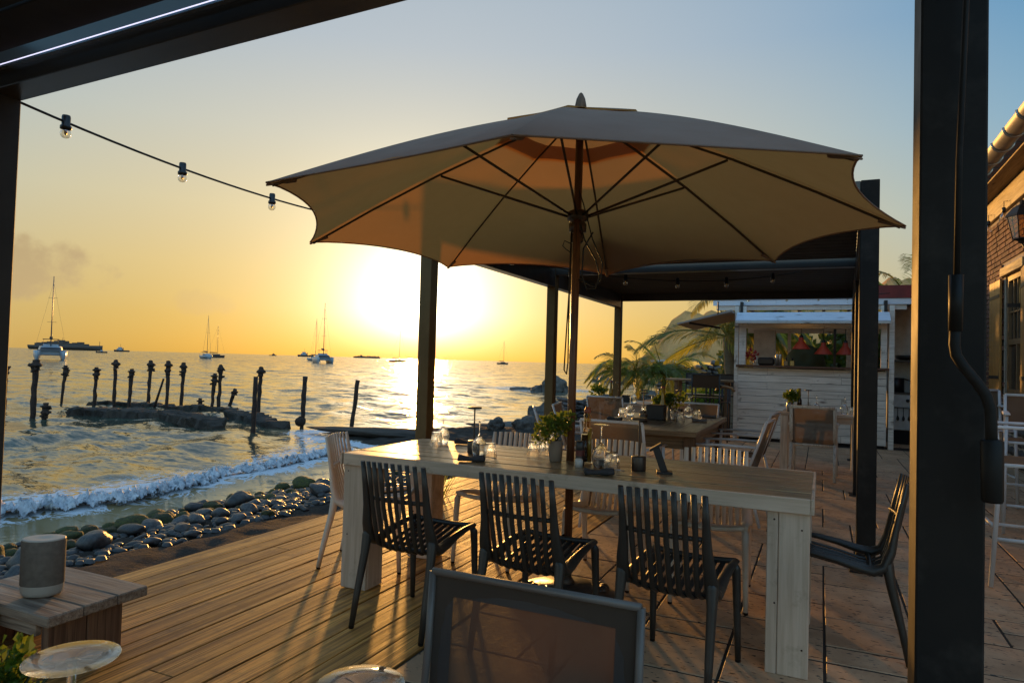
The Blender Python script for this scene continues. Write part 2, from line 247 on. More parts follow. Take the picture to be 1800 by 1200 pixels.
# ------------------------------------------------------------------ geometry helpers
class MB:
    def __init__(s): s.v = []; s.f = []; s.s = []
    def add(s, vs, fs, smooth=False):
        o = len(s.v); s.v += [tuple(v) for v in vs]; s.f += [tuple(i+o for i in f) for f in fs]; s.s += [smooth]*len(fs); return s
    def box(s, x0, y0, z0, x1, y1, z1, ch=0.0, T=None):
        x0, x1 = min(x0, x1), max(x0, x1); y0, y1 = min(y0, y1), max(y0, y1); z0, z1 = min(z0, z1), max(z0, z1)
        if ch <= 0:
            vs = [(x, y, z) for z in (z0, z1) for y in (y0, y1) for x in (x0, x1)]
            fs = [(0, 2, 3, 1), (4, 5, 7, 6), (0, 1, 5, 4), (2, 6, 7, 3), (0, 4, 6, 2), (1, 3, 7, 5)]
        else:
            c = min(ch, (x1-x0)*.45, (y1-y0)*.45, (z1-z0)*.45); vs = []; ix = {}
            for a, X in enumerate((x0, x1)):
                for b_, Y in enumerate((y0, y1)):
                    for d, Z in enumerate((z0, z1)):
                        sx, sy, sz = (1, -1)[a], (1, -1)[b_], (1, -1)[d]
                        for k in range(3):
                            p = [X+sx*c, Y+sy*c, Z+sz*c]; p[k] = (X, Y, Z)[k]; ix[a, b_, d, k] = len(vs); vs.append(tuple(p))
            g = ix; fs = []
            for a in (0, 1):
                q = [g[a, 0, 0, 0], g[a, 1, 0, 0], g[a, 1, 1, 0], g[a, 0, 1, 0]]; fs.append(q if a else q[::-1])
                q = [g[0, a, 0, 1], g[1, a, 0, 1], g[1, a, 1, 1], g[0, a, 1, 1]]; fs.append(q[::-1] if a else q)
                q = [g[0, 0, a, 2], g[1, 0, a, 2], g[1, 1, a, 2], g[0, 1, a, 2]]; fs.append(q if a else q[::-1])
            for a in (0, 1):
                for b_ in (0, 1):
                    q = [g[a, b_, 0, 0], g[a, b_, 1, 0], g[a, b_, 1, 1], g[a, b_, 0, 1]]; fs.append(q if a != b_ else q[::-1])
                    q = [g[a, 0, b_, 0], g[a, 1, b_, 0], g[a, 1, b_, 2], g[a, 0, b_, 2]]; fs.append(q if a == b_ else q[::-1])
                    q = [g[0, a, b_, 1], g[1, a, b_, 1], g[1, a, b_, 2], g[0, a, b_, 2]]; fs.append(q if a != b_ else q[::-1])
                    for d in (0, 1):
                        q = [g[a, b_, d, 0], g[a, b_, d, 1], g[a, b_, d, 2]]; fs.append(q if (a+b_+d) % 2 == 0 else q[::-1])
        if T is not None: vs = [tuple(T @ Vector(v)) for v in vs]
        return s.add(vs, fs)
    def tube(s, pts, r, n=8, caps=True, flat=1.0, smooth=True, side=None):
        """round (or flattened: FLAT scales the cross-section along the second axis) tube through PTS; r may be a list"""
        P = [Vector(p) for p in pts]; m = len(P); rr = r if isinstance(r, (list, tuple)) else [r]*m
        vs = []; prev = None
        for i, p in enumerate(P):
            d = (P[min(i+1, m-1)]-P[max(i-1, 0)]).normalized()
            if side is not None: a = Vector(side); a = (a-d*a.dot(d)).normalized()
            elif prev is None: a = d.orthogonal().normalized()
            else: a = (prev-d*prev.dot(d)).normalized()
            prev = a; b = d.cross(a)
            for k in range(n):
                t = 2*math.pi*k/n; vs.append(p+a*rr[i]*math.cos(t)+b*rr[i]*flat*math.sin(t))
        fs = [(i*n+k, i*n+(k+1) % n, (i+1)*n+(k+1) % n, (i+1)*n+k) for i in range(m-1) for k in range(n)]
        s.add(vs, fs, smooth)
        if caps:
            s.f.append(tuple(len(s.v)-len(vs)+k for k in range(n))[::-1]); s.f.append(tuple(len(s.v)-n+k for k in range(n))); s.s += [False, False]
        return s
    def lathe(s, prof, n=20, o=(0, 0, 0), smooth=True, wob=None, capb=False, capt=False, sx=1, sy=1):
        vs = []
        for (r, z) in prof:
            for k in range(n):
                t = 2*math.pi*k/n; q = r*(wob(t, z) if wob else 1); vs.append((o[0]+q*sx*math.cos(t), o[1]+q*sy*math.sin(t), o[2]+z))
        m = len(prof); fs = [(i*n+k, i*n+(k+1) % n, (i+1)*n+(k+1) % n, (i+1)*n+k) for i in range(m-1) for k in range(n)]
        s.add(vs, fs, smooth); base = len(s.v)-len(vs)
        if capb: s.f.append(tuple(base+k for k in range(n))[::-1]); s.s.append(False)
        if capt: s.f.append(tuple(len(s.v)-n+k for k in range(n))); s.s.append(False)
        return s
    def xform(s, T, i0=0):
        s.v[i0:] = [tuple(T @ Vector(v)) for v in s.v[i0:]]; return s
    def mesh(s, name, m):
        me = bpy.data.meshes.new(name); me.from_pydata(s.v, [], s.f); me.polygons.foreach_set('use_smooth', s.s)
        if m is not None: me.materials.append(m)
        me.update(); return me
    def build(s, name, m, parent=None, loc=None):
        o = bpy.data.objects.new(name, s.mesh(name, m)); COL.objects.link(o)
        if parent is not None: o.parent = parent
        if loc is not None: o.location = loc
        return o
def tag(o, label=None, cat=None, group=None, kind=None):
    for k, v in (('label', label), ('category', cat), ('group', group), ('kind', kind)):
        if v: o[k] = v
    return o
def thing(name, label, cat, loc=(0, 0, 0), rz=0., group=None):
    o = bpy.data.objects.new(name, None); COL.objects.link(o); o.empty_display_size = .1
    o.location = loc; o.rotation_euler = (0, 0, rz); return tag(o, label, cat, group)
KIDS = {}
def kids(o): return [c for c in bpy.data.objects if c.parent == o]
def dup(o, label=None, loc=None, rz=None, group=None, parent=None):
    c = o.copy(); COL.objects.link(c)
    if parent is not None: c.parent = parent
    if label: c['label'] = label
    if group: c['group'] = group
    if loc is not None: c.location = loc
    if rz is not None: c.rotation_euler = (0, 0, rz)
    for k in kids(o): dup(k, parent=c)
    return c
def swapmat(o, m):
    for k in kids(o):
        swapmat(k, m)
        if k.type == 'MESH': k.data = k.data.copy(); k.data.materials[0] = m
def rock_mesh(name, m, seed, sub=3, rough=.35, sq=(1, 1, 1), freq=1.2):
    import bmesh
    bm = bmesh.new(); bmesh.ops.create_icosphere(bm, subdivisions=sub, radius=1)
    o = Vector((seed*7.3, seed*3.1, seed*1.7))
    for v in bm.verts:
        k = 1+rough*noise.fractal(v.co*freq+o, 1., 2., 4 if rough > .3 else 1)
        v.co = Vector((v.co.x*sq[0], v.co.y*sq[1], v.co.z*sq[2]))*k
    me = bpy.data.meshes.new(name); bm.to_mesh(me); bm.free(); me.polygons.foreach_set('use_smooth', [True]*len(me.polygons)); me.materials.append(m); return me
def inst(name, me, parent=None, loc=(0, 0, 0), rot=(0, 0, 0), sc=(1, 1, 1)):
    o = bpy.data.objects.new(name, me); COL.objects.link(o); o.parent = parent; o.location = loc; o.rotation_euler = rot; o.scale = sc; return o
def leaves(mb, cx, cy, cz, rx, ry, rz, n, size, rnd=random, up=.3, fill=.45):
    for _ in range(n):
        while True:
            p = Vector((rnd.uniform(-1, 1), rnd.uniform(-1, 1), rnd.uniform(-1, 1)))
            if fill < p.length < 1 and noise.noise(p*2.1+Vector((cx, cy, cz))) > -.12: break
        c = Vector((cx+p.x*rx, cy+p.y*ry, cz+p.z*rz)); d = (p+Vector((rnd.gauss(0, .6), rnd.gauss(0, .6), rnd.gauss(up, .5)))).normalized()
        a = d.orthogonal().normalized(); a.rotate(Quaternion(d, rnd.uniform(0, 6.28))); s_ = size*rnd.uniform(.6, 1.2); b = d*s_; a = a*s_*.42; nn = a.cross(b).normalized()*s_*.12
        mb.add([c, c+b*.5+a+nn, c+b, c+b*.5-a+nn], [(0, 1, 2, 3)])
# ------------------------------------------------------------------ terrain and sea
COAST = np.array([(-7.8, -60), (-7.75, 4.3), (-7.65, 5.5), (-7.75, 6.9), (-7.4, 9), (-7.0, 11.0), (-8.0, 12.8), (-11.0, 14.2), (-12.4, 15.0), (-10.6, 16.6), (-8.4, 18.5), (-8.6, 22), (-9.7, 26), (-10.1, 33), (-9.7, 39), (-9.9, 43), (-10.3, 54), (-14, 75), (-22, 110), (-30, 165), (-60, 300), (-125, 480), (-150, 520), (-100, 720), (700, 900), (700, -60)], float)
def sdist(x, y):
    """distance to the coast, positive on land"""
    d = np.full(x.shape, 1e9); ins = np.zeros(x.shape, bool); n = len(COAST)
    for i in range(n):
        ax, ay = COAST[i]; bx, by = COAST[(i+1) % n]; ex, ey = bx-ax, by-ay
        t = np.clip(((x-ax)*ex+(y-ay)*ey)/(ex*ex+ey*ey), 0, 1); d = np.minimum(d, np.hypot(x-ax-t*ex, y-ay-t*ey))
        if ay != by: ins ^= ((ay > y) != (by > y)) & (x < (bx-ax)*(y-ay)/(by-ay)+ax)
    return np.where(ins, d, -d)
SEA = -.8
def land_z(x, y):
    d = sdist(x, y)
    z = SEA + np.interp(d, [-60, -6, -1, 0, .9, 1.6, 2.6, 3.6, 6.2, 9], [-5, -1.4, -.25, 0, .16, .28, .40, .44, .50, .55])
    z = np.where((y > 16) & (d > 9), z+np.clip((d-9)*.03, 0, 1.5), z)
    z += .02*np.sin(x*3.1+y*1.3)*np.cos(y*2.3-x)*(y < 60)
    return z
def lz(x, y): return float(land_z(np.array([x], float), np.array([y], float))[0])
def grid_object(name, X, Y, Z, m, smooth=True):
    h, w = X.shape; me = bpy.data.meshes.new(name); me.vertices.add(h*w); me.vertices.foreach_set('co', np.stack([X, Y, Z], -1).reshape(-1).astype(np.float32))
    i = np.arange(h*w).reshape(h, w); q = np.stack([i[:-1, :-1], i[:-1, 1:], i[1:, 1:], i[1:, :-1]], -1).reshape(-1, 4)
    me.loops.add(q.size); me.loops.foreach_set('vertex_index', q.reshape(-1)); me.polygons.add(len(q)); me.polygons.foreach_set('loop_start', np.arange(0, q.size, 4))
    me.update(calc_edges=True); me.validate(); me.polygons.foreach_set('use_smooth', [smooth]*len(me.polygons)); me.materials.append(m)
    o = bpy.data.objects.new(name, me); COL.objects.link(o); return o
rng = np.random.default_rng(3)
def vnoise(x, y, seed=0):
    """cheap smooth noise from rotated sines"""
    r = np.random.default_rng(seed); s = 0
    for k in range(9):
        a = r.uniform(0, 6.28); f = r.uniform(.6, 1.9); s = s+np.sin((x*np.cos(a)+y*np.sin(a))*f+r.uniform(0, 6.28))
    return s/4.
# beach / ground: a near sheet and its far continuation, one mesh
gx = np.concatenate([-np.geomspace(700, 16, 40), np.linspace(-15.5, 3, 260), np.geomspace(4, 800, 30)])
gy = np.concatenate([np.linspace(-60, -4, 20), np.linspace(-3, 22, 300), np.geomspace(22.5, 1500, 70)])
GX, GY = np.meshgrid(gx, gy); GZ = land_z(GX, GY)
nearb = (GX > -16) & (GX < -3.4) & (GY > -3) & (GY < 22)
GZ = GZ+np.where(nearb, .020*vnoise(GX*5, GY*5, 1)+.016*vnoise(GX*11, GY*11, 2), 0)
under = (GX > -3.75) & (GX < 2.8) & (GY < 16.2); GZ = np.where(under, np.minimum(GZ, -.3), GZ)
gr = grid_object('beach_ground', GX, GY, GZ, M['sand']); gr.data.materials.append(M['scrub']); my = (GY[:-1, :-1] > 48).ravel() | (GX[:-1, :-1] > 8).ravel(); gr.data.polygons.foreach_set('material_index', my.astype(np.int32)); tag(gr, 'dark grey sand sloping from the deck down to the sea', kind='structure')

def sea_material():
    m = bpy.data.materials.new('sea'); m.use_nodes = True; t = m.node_tree; L = t.links.new; b = t.nodes['Principled BSDF']
    b.inputs['Base Color'].default_value = (.012, .035, .04, 1); b.inputs['Roughness'].default_value = .09; b.inputs['IOR'].default_value = 1.33
    tc = N(t, 'ShaderNodeTexCoord'); prev = None
    for sc, st, dist, det in (((1.1, 1.9, 1), .3, .08, 4),):
        mp = N(t, 'ShaderNodeMapping'); mp.inputs['Scale'].default_value = sc; mp.inputs['Rotation'].default_value = (0, 0, R(-28)); L(tc.outputs['Object'], mp.inputs[0])
        n = N(t, 'ShaderNodeTexNoise'); n.inputs['Scale'].default_value = 1; n.inputs['Detail'].default_value = det; n.inputs['Roughness'].default_value = .55; n.inputs['Distortion'].default_value = .4; L(mp.outputs[0], n.inputs['Vector'])
        bp = N(t, 'ShaderNodeBump'); bp.inputs['Strength'].default_value = st; bp.inputs['Distance'].default_value = dist; L(n.outputs['Fac'], bp.inputs['Height'])
        if prev is not None: L(prev, bp.inputs['Normal'])
        prev = bp.outputs[0]
    sh = N(t, 'ShaderNodeAttribute', attribute_name='shallow'); cm = N(t, 'ShaderNodeMix', data_type='RGBA'); L(sh.outputs['Fac'], cm.inputs[0]); cm.inputs[6].default_value = (.06, .075, .055, 1); cm.inputs[7].default_value = (.38, .27, .13, 1); L(cm.outputs[2], b.inputs['Base Color'])  # shallows: sand showing through, with the golden sky reflection painted in
    # ripples too small for the mesh: slopes taken straight from noise vectors, so that they hold at any distance
    acc = None
    for sc, k_ in (((2.2, 5.0, 1), .50), ((.35, 1.0, 1), .80), ((7.5, 14, 1), .30)):
        mp = N(t, 'ShaderNodeMapping'); mp.inputs['Scale'].default_value = sc; mp.inputs['Rotation'].default_value = (0, 0, R(-24)); L(tc.outputs['Object'], mp.inputs[0])
        n = N(t, 'ShaderNodeTexNoise'); n.inputs['Scale'].default_value = 1; n.inputs['Detail'].default_value = 3; n.inputs['Distortion'].default_value = .5; L(mp.outputs[0], n.inputs['Vector'])
        sb_ = N(t, 'ShaderNodeVectorMath', operation='SUBTRACT'); L(n.outputs['Color'], sb_.inputs[0]); sb_.inputs[1].default_value = (.5, .5, .5)
        ml = N(t, 'ShaderNodeVectorMath', operation='MULTIPLY'); L(sb_.outputs[0], ml.inputs[0]); ml.inputs[1].default_value = (k_, k_, 0)
        if acc is None: acc = ml.outputs[0]
        else: a_ = N(t, 'ShaderNodeVectorMath', operation='ADD'); L(acc, a_.inputs[0]); L(ml.outputs[0], a_.inputs[1]); acc = a_.outputs[0]
    rp_ = N(t, 'ShaderNodeAttribute', attribute_name='ripple'); sc_ = N(t, 'ShaderNodeVectorMath', operation='SCALE'); L(acc, sc_.inputs[0]); L(rp_.outputs['Fac'], sc_.inputs['Scale']); acc = sc_.outputs[0]
    an = N(t, 'ShaderNodeVectorMath', operation='ADD'); L(prev, an.inputs[0]); L(acc, an.inputs[1]); nn_ = N(t, 'ShaderNodeVectorMath', operation='NORMALIZE'); L(an.outputs[0], nn_.inputs[0])
    L(nn_.outputs[0], b.inputs['Normal'])
    # lacy foam left behind by the breaker
    at = N(t, 'ShaderNodeAttribute', attribute_name='foam'); mp = N(t, 'ShaderNodeMapping'); mp.inputs['Scale'].default_value = (1.6, 1.1, 1); L(tc.outputs['Object'], mp.inputs[0])
    n = N(t, 'ShaderNodeTexNoise'); n.inputs['Scale'].default_value = 2.3; n.inputs['Detail'].default_value = 9; n.inputs['Roughness'].default_value = .62; n.inputs['Distortion'].default_value = 1.1; L(mp.outputs[0], n.inputs['Vector'])
    ab = N(t, 'ShaderNodeMath', operation='SUBTRACT', i_1=.5); L(n.outputs['Fac'], ab.inputs[0]); aa = N(t, 'ShaderNodeMath', operation='ABSOLUTE'); L(ab.outputs[0], aa.inputs[0])
    ms = N(t, 'ShaderNodeMath', operation='MULTIPLY', i_1=.26); L(at.outputs['Fac'], ms.inputs[0])
    sb = N(t, 'ShaderNodeMath', operation='SUBTRACT'); L(ms.outputs[0], sb.inputs[0]); L(aa.outputs[0], sb.inputs[1])
    mr = N(t, 'ShaderNodeMapRange', interpolation_type='SMOOTHSTEP'); L(sb.outputs[0], mr.inputs[0]); mr.inputs[1].default_value = 0; mr.inputs[2].default_value = .03
    df = N(t, 'ShaderNodeBsdfDiffuse'); df.inputs[0].default_value = (.62, .66, .70, 1)
    mx = N(t, 'ShaderNodeMixShader'); L(mr.outputs[0], mx.inputs[0]); L(b.outputs[0], mx.inputs[1]); L(df.outputs[0], mx.inputs[2]); L(mx.outputs[0], t.nodes['Material Output'].inputs[0])
    return m
RIDGE = np.array([(-9.3, -20), (-9.3, 3.5), (-9.0, 5.1), (-8.75, 5.6), (-8.62, 6.2), (-8.74, 7.2), (-8.88, 8.3), (-8.9, 9.6), (-9.05, 10.8), (-9.9, 12.6), (-10.8, 13.4)])
def ridge_d(x, y):
    rx = np.interp(y, RIDGE[:, 1], RIDGE[:, 0]); return x-rx
rad = np.geomspace(3.2, 9000, 900); ang = np.radians(np.linspace(-30, 150, 760))
RR, AA = np.meshgrid(rad, ang, indexing='ij'); SX = -np.sin(AA)*RR; SY = np.cos(AA)*RR
spc = RR*.0089*1.3
H = np.zeros_like(SX); wr = np.random.default_rng(11)
for k in range(80):
    wl = 10**wr.uniform(math.log10(.30), math.log10(8)); a = R(24)+wr.normal(0, .62); kk = 2*math.pi/wl
    amp = .0052*wl**.9*(1 if wl < 3 else .5); fade = np.clip((wl/spc-2.2)/2.5, 0, 1)
    ph = kk*(SX*math.sin(a+math.pi/2)-SY*math.cos(a+math.pi/2))*1+wr.uniform(0, 6.28)+.9*vnoise(SX*.35, SY*.35, 40+k % 5)
    H += amp*fade*(np.exp(.8*np.sin(ph))-1.25)*.8
sd = sdist(SX, SY); H *= np.clip(-sd/5., .16, 1)
dR = ridge_d(SX, SY); inr = (SY < 13.6)
H += np.where(inr, .12*np.exp(-(dR/.42)**2)*np.clip(1.1-SY*.04, .3, 1), 0)
H += np.where(inr, .09*np.exp(-((dR+3.2+.4*np.sin(SY*.7))/.7)**2), 0)
sea = grid_object('sea', SX, SY, SEA+H, sea_material()); tag(sea, 'calm golden sea ruffled by small waves', kind='structure')
fo = np.where(inr, np.where(dR < 0, np.exp(-((dR+.5)/1.0)**2)*.62*np.clip(1.5-SY*.09, .3, 1.2), np.exp(-(dR/.30)**2)*.6), 0)+.55*np.exp(-((sd+.5)/.45)**2)*(SY > 13)*(SY < 60)
fo += .35*np.exp(-(np.hypot(SX+20, (SY-50))/4)**2)
att = sea.data.attributes.new('foam', 'FLOAT', 'POINT'); att.data.foreach_set('value', fo.reshape(-1).astype(np.float32))
rip = np.clip(-sd/4.5, .12, 1); rip = np.where(inr & (dR > -.1), .12, rip)*(1+1.1*np.clip((RR-30)/170, 0, 1))
att = sea.data.attributes.new('shallow', 'FLOAT', 'POINT'); att.data.foreach_set('value', np.clip(1+sd/2.2, 0, 1).reshape(-1).astype(np.float32))
att = sea.data.attributes.new('ripple', 'FLOAT', 'POINT'); att.data.foreach_set('value', rip.reshape(-1).astype(np.float32))
# the breaking wave: a heaped, lumpy foam front
def foam_material():
    m = bpy.data.materials.new('foam'); m.use_nodes = True; t = m.node_tree; L = t.links.new; b = t.nodes['Principled BSDF']
    b.inputs['Roughness'].default_value = .55; b.inputs['Subsurface Weight'].default_value = 0
    tc = N(t, 'ShaderNodeTexCoord'); n = N(t, 'ShaderNodeTexNoise'); n.inputs['Scale'].default_value = 9; n.inputs['Detail'].default_value = 10; n.inputs['Roughness'].default_value = .7; L(tc.outputs['Object'], n.inputs['Vector'])
    r = ramp(t, [(.36, (.20, .25, .30)), (.48, (.52, .57, .62)), (.62, (.80, .83, .86))]); L(n.outputs['Fac'], r.inputs[0]); L(r.outputs[0], b.inputs['Base Color'])
    bp = N(t, 'ShaderNodeBump'); bp.inputs['Strength'].default_value = .9; bp.inputs['Distance'].default_value = .05; L(n.outputs['Fac'], bp.inputs['Height']); L(bp.outputs[0], b.inputs['Normal'])
    at = N(t, 'ShaderNodeAttribute', attribute_name='cover'); n2 = N(t, 'ShaderNodeTexNoise'); n2.inputs['Scale'].default_value = 6; n2.inputs['Detail'].default_value = 9; n2.inputs['Roughness'].default_value = .66; L(tc.outputs['Object'], n2.inputs['Vector'])
    s = N(t, 'ShaderNodeMath', operation='SUBTRACT'); L(at.outputs['Fac'], s.inputs[0]); L(n2.outputs['Fac'], s.inputs[1])
    mr = N(t, 'ShaderNodeMapRange', interpolation_type='SMOOTHSTEP'); L(s.outputs[0], mr.inputs[0]); mr.inputs[1].default_value = 0; mr.inputs[2].default_value = .07
    tp = N(t, 'ShaderNodeBsdfTransparent'); mx = N(t, 'ShaderNodeMixShader'); L(mr.outputs[0], mx.inputs[0]); L(tp.outputs[0], mx.inputs[1]); L(b.outputs[0], mx.inputs[2]); L(mx.outputs[0], t.nodes['Material Output'].inputs[0])
    return m
u = np.linspace(1.0, 13.4, 900); v = np.linspace(-1.5, .75, 120); VV, UU = np.meshgrid(v, u)
FX = np.interp(UU, RIDGE[:, 1], RIDGE[:, 0])+VV+.13*vnoise(UU*1.4, VV*.6, 5)+.06*vnoise(UU*4, VV*2, 6); FY = UU+.05*vnoise(UU*3, VV*3, 7)
wid = np.clip(1.15-(UU-4)*.07, .42, 1.3)
prof = np.exp(-((VV-.02)/.24)**2)*.13+np.where(VV < 0, np.exp(-(VV/(.75*wid))**2)*.10, np.exp(-(VV/.4)**2)*.10)
nz = np.empty_like(FX)
fl = np.stack([FX.ravel(), FY.ravel()], -1)
nz = np.array([noise.fractal(Vector((a*8, b*8, 0)), .6, 2.1, 6) for a, b in fl]).reshape(FX.shape)
FZ = SEA-.02+prof*(1+.42*nz)*np.clip(1.15-UU*.035, .55, 1)+.028*nz
cov = np.where(VV > 0, .68-(VV/.33)**2*.6, .68-(-VV/(1.0*wid))**1.1*.42)+.07*vnoise(UU*2.2, VV*2.2, 9)*np.clip((13.6-UU)/1.0, 0, 1)
fm = grid_object('breaking_wave', FX, FY, FZ, foam_material()); tag(fm, 'low breaking wave of white foam rolling in along the beach', kind='stuff')
att = fm.data.attributes.new('cover', 'FLOAT', 'POINT'); att.data.foreach_set('value', cov.reshape(-1).astype(np.float32))

# headland
hx = np.linspace(-260, 420, 170); hy = np.linspace(470, 800, 60); HX, HY = np.meshgrid(hx, hy)
env = np.interp(HX+(HY-500)*.12, [-190, -150, -128, -112, -101, -90, -70, -40, 60, 420], [0, 0, 3, 16, 31, 36, 41, 46, 56, 70])*np.clip((HY-468)/46, 0, 1)**.6
hn = np.array([noise.fractal(Vector((a*.018, b*.018, 2)), 1., 2., 6) for a, b in zip(HX.ravel(), HY.ravel())]).reshape(HX.shape)
hl = grid_object('headland_hill', HX, HY, -1.2+env*(1+.34*hn)+np.where(env > 1, hn*5, 0), M['hill']); tag(hl, 'steep brown headland rising beyond the bay', kind='structure')
for hxx, hyy, w_, lab in ((-89, 440, 7, 'small white house low on the far shore, right of the cliff foot'), (-100, 452, 5, 'tiny white hut beside the white house on the far shore')):
    hz = 2.5
    t_ = thing('house', lab, 'house', (hxx, hyy, lz(hxx, hyy)))
    MB().box(-w_, -3, 0, w_, 3, 3.4).build('wall', M['wallw'], t_)
    MB().add([(-w_-.5, -3.5, 3.4), (w_+.5, -3.5, 3.4), (w_+.5, 3.5, 3.4), (-w_-.5, 3.5, 3.4), (-w_*.6, 0, 5), (w_*.6, 0, 5)], [(0, 1, 5, 4), (1, 2, 5), (2, 3, 4, 5), (3, 0, 4), (3, 2, 1, 0)]).build('roof', M['bhull'], t_)
    for q in (-.55, 0, .5): MB().box(q*w_-.6, -3.06, .8, q*w_+.6, -3.0, 2.4).build('window', M['winglass'], t_)

# shore stones
st = bpy.data.objects.new('stony_shore', None); COL.objects.link(st); tag(st, 'band of rounded grey and mossy stones between sand and surf', kind='structure')
SM = [rock_mesh('stone', M['stonel'], 20+i, 3, .24, sq, 1.3) for i, sq in enumerate([(1, .8, .55), (1, .85, .65), (1, .58, .36), (.9, .9, .6), (1, .7, .48)])]
SG = [rock_mesh('stone', M['stonem'], 40+i, 3, .22, sq, 1.5) for i, sq in enumerate([(1, .85, .6), (1, .7, .5)])]
placed = []
def put(x, y, r, mossy, parent=st, sink=.3, sc=None):
    me = random.choice(SG if mossy else SM)
    return inst('stone', me, parent, (x, y, lz(x, y)+r*(sc or .6)*(1-sink)), (random.uniform(-.3, .3), random.uniform(-.3, .3), random.uniform(0, 6.28)), (r, r, r))
big = [(-6.15, 4.6, .14, 0), (-5.9, 5.15, .12, 0), (-6.6, 4.95, .17, 1), (-5.75, 6.9, .15, 0), (-6.2, 7.5, .14, 0), (-5.6, 7.8, .17, 0), (-6.55, 6.35, .17, 0), (-6.95, 3.7, .2, 1), (-6.6, 3.2, .2, 0), (-6.9, 7.9, .17, 1), (-6.0, 8.4, .18, 0), (-5.9, 4.05, .15, 0), (-5.8, 3.45, .16, 0), (-6.3, 5.6, .13, 0)]
for x, y, r, g in big: put(x, y, r, g, sc=.7); placed.append((x, y, r))
tries = 0
while len(placed) < 292 and tries < 60000:
    tries += 1; y = random.uniform(1.8, 10.2); x = random.uniform(-7.6, -4.9); d = sdist(np.array([x]), np.array([y]))[0]
    inner = 2.35 if y < 7 else 2.7
    if not .25 < d < inner: continue
    if d > 1.9 and random.random() < .4: continue
    r = min(.14, max(.055, random.lognormvariate(-2.5, .3)))
    if any((x-a)**2+(y-b)**2 < ((r+c)*.62)**2 for a, b, c in placed): continue
    placed.append((x, y, r)); put(x, y, r, random.random() < (.7 if d < 1.3 else .2))
pb = MB(); tmpl = []
for me_ in SM+SG[:1]:
    q = rock_mesh('stone', M['stonel'], 70+len(tmpl), 2, .18, ((1, .8, .5), (1, .6, .4), (.9, .85, .6))[len(tmpl) % 3], 1.2); tmpl.append(([v.co.copy() for v in q.vertices], [tuple(p.vertices) for p in q.polygons])); bpy.data.meshes.remove(q)
for k in range(1500):
    y = random.uniform(1.8, 11.5); x = random.uniform(-7.6, -5.0); d = sdist(np.array([x]), np.array([y]))[0]
    if not .1 < d < 2.45: continue
    r = random.uniform(.035, .075); z = lz(x, y)+r*.2; T = Matrix.Translation((x, y, z)) @ Matrix.Rotation(random.uniform(0, 6.28), 4, 'Z') @ Matrix.Rotation(random.uniform(-.3, .3), 4, 'X') @ Matrix.Scale(r, 4); vs, fs = random.choice(tmpl); pb.add([T @ v for v in vs], fs, True)
for k in range(1500):
    y = random.uniform(1.2, 12); x = random.uniform(-7.5, -5.0); d = sdist(np.array([x]), np.array([y]))[0]
    if not .3 < d < 2.5: continue
    r = random.uniform(.02, .06); z = lz(x, y)+r*.3; vs = []
    for a in range(6): t_ = a*math.pi/3+random.random()*.4; vs.append((x+r*math.cos(t_), y+r*.8*math.sin(t_), z))
    for a in range(6): t_ = a*math.pi/3; vs.append((x+r*.6*math.cos(t_), y+r*.5*math.sin(t_), z+r*.5))
    pb.add(vs, [(a, (a+1) % 6, 6+(a+1) % 6, 6+a) for a in range(6)]+[tuple(range(6, 12))], True)
tag(pb.build('pebble', M['stonel'], st), kind='stuff')
# groyne rocks and ruin
def rock(x, y, r, lab, sq=(1, .8, .7), seed=1, name='rock', group=None, m='rock', z=None, rough=.45):
    o = inst(name, rock_mesh(name, M[m], seed, 4, rough, sq, 1.1), None, (x, y, (lz(x, y) if z is None else z)+r*sq[2]*.35), (0, 0, seed), (r, r, r)); return tag(o, lab, 'rock', group)
rock(-6.75, 15.7, .34, 'low dark boulder at the water edge left of the second left pergola post', seed=3)
rock(-6.75, 17.0, .55, 'taller craggy boulder at the foot of the second left pergola post', seed=4, sq=(.8, .7, .9))
rock(-7.4, 15.4, .28, 'small boulder at the end of the low dark ledge by the waterline', seed=5)
rock(-17.6, 46.3, 1.0, 'large jagged rock standing in the sea beside the second left pergola post', seed=6, z=-1.0, sq=(1, .7, .85))
rock(-20.6, 48.0, 1.1, 'flat black rock awash in the sea, left of the jagged one', seed=7, z=-1.1, sq=(1.2, .8, .32))
rock(-18.9, 46.5, .8, 'low rock in the sea touching the left side of the jagged one', seed=8, z=-1.0, sq=(1.2, .7, .5))
rock(-23.3, 76.5, 1.5, 'low rock in the bay seen left of the third pergola post', seed=9, z=-1.1, sq=(1.3, .7, .45))
rock(-20.5, 76.5, 1.5, 'humped rock in the bay seen right of the third pergola post', seed=10, z=-1.1, sq=(1, .7, .8))
rock(-18.1, 77.5, 1.4, 'flat rock in the bay to the right of the humped rock', seed=12, z=-1.1, sq=(1.4, .7, .4))
lg = rock_mesh('stone_ledge', M['concrete'], 13, 4, .2, (1, .14, .10), 2.2)
tag(inst('stone_ledge', lg, None, (-8.9, 14.9, -.64), (0, 0, .10), (3.6, 3.4, 1.3)), 'long low dark ledge running from the deck out into the sea', 'ledge')
lg2 = rock_mesh('stone_ledge', M['rock'], 17, 4, .3, (1, .2, .16), 2.2)
tag(inst('stone_ledge', lg2, None, (-7.2, 18.2, -.62), (0, 0, .2), (2.2, 2.2, 1.2)), 'short rough ledge of rock behind the left pergola posts', 'ledge')
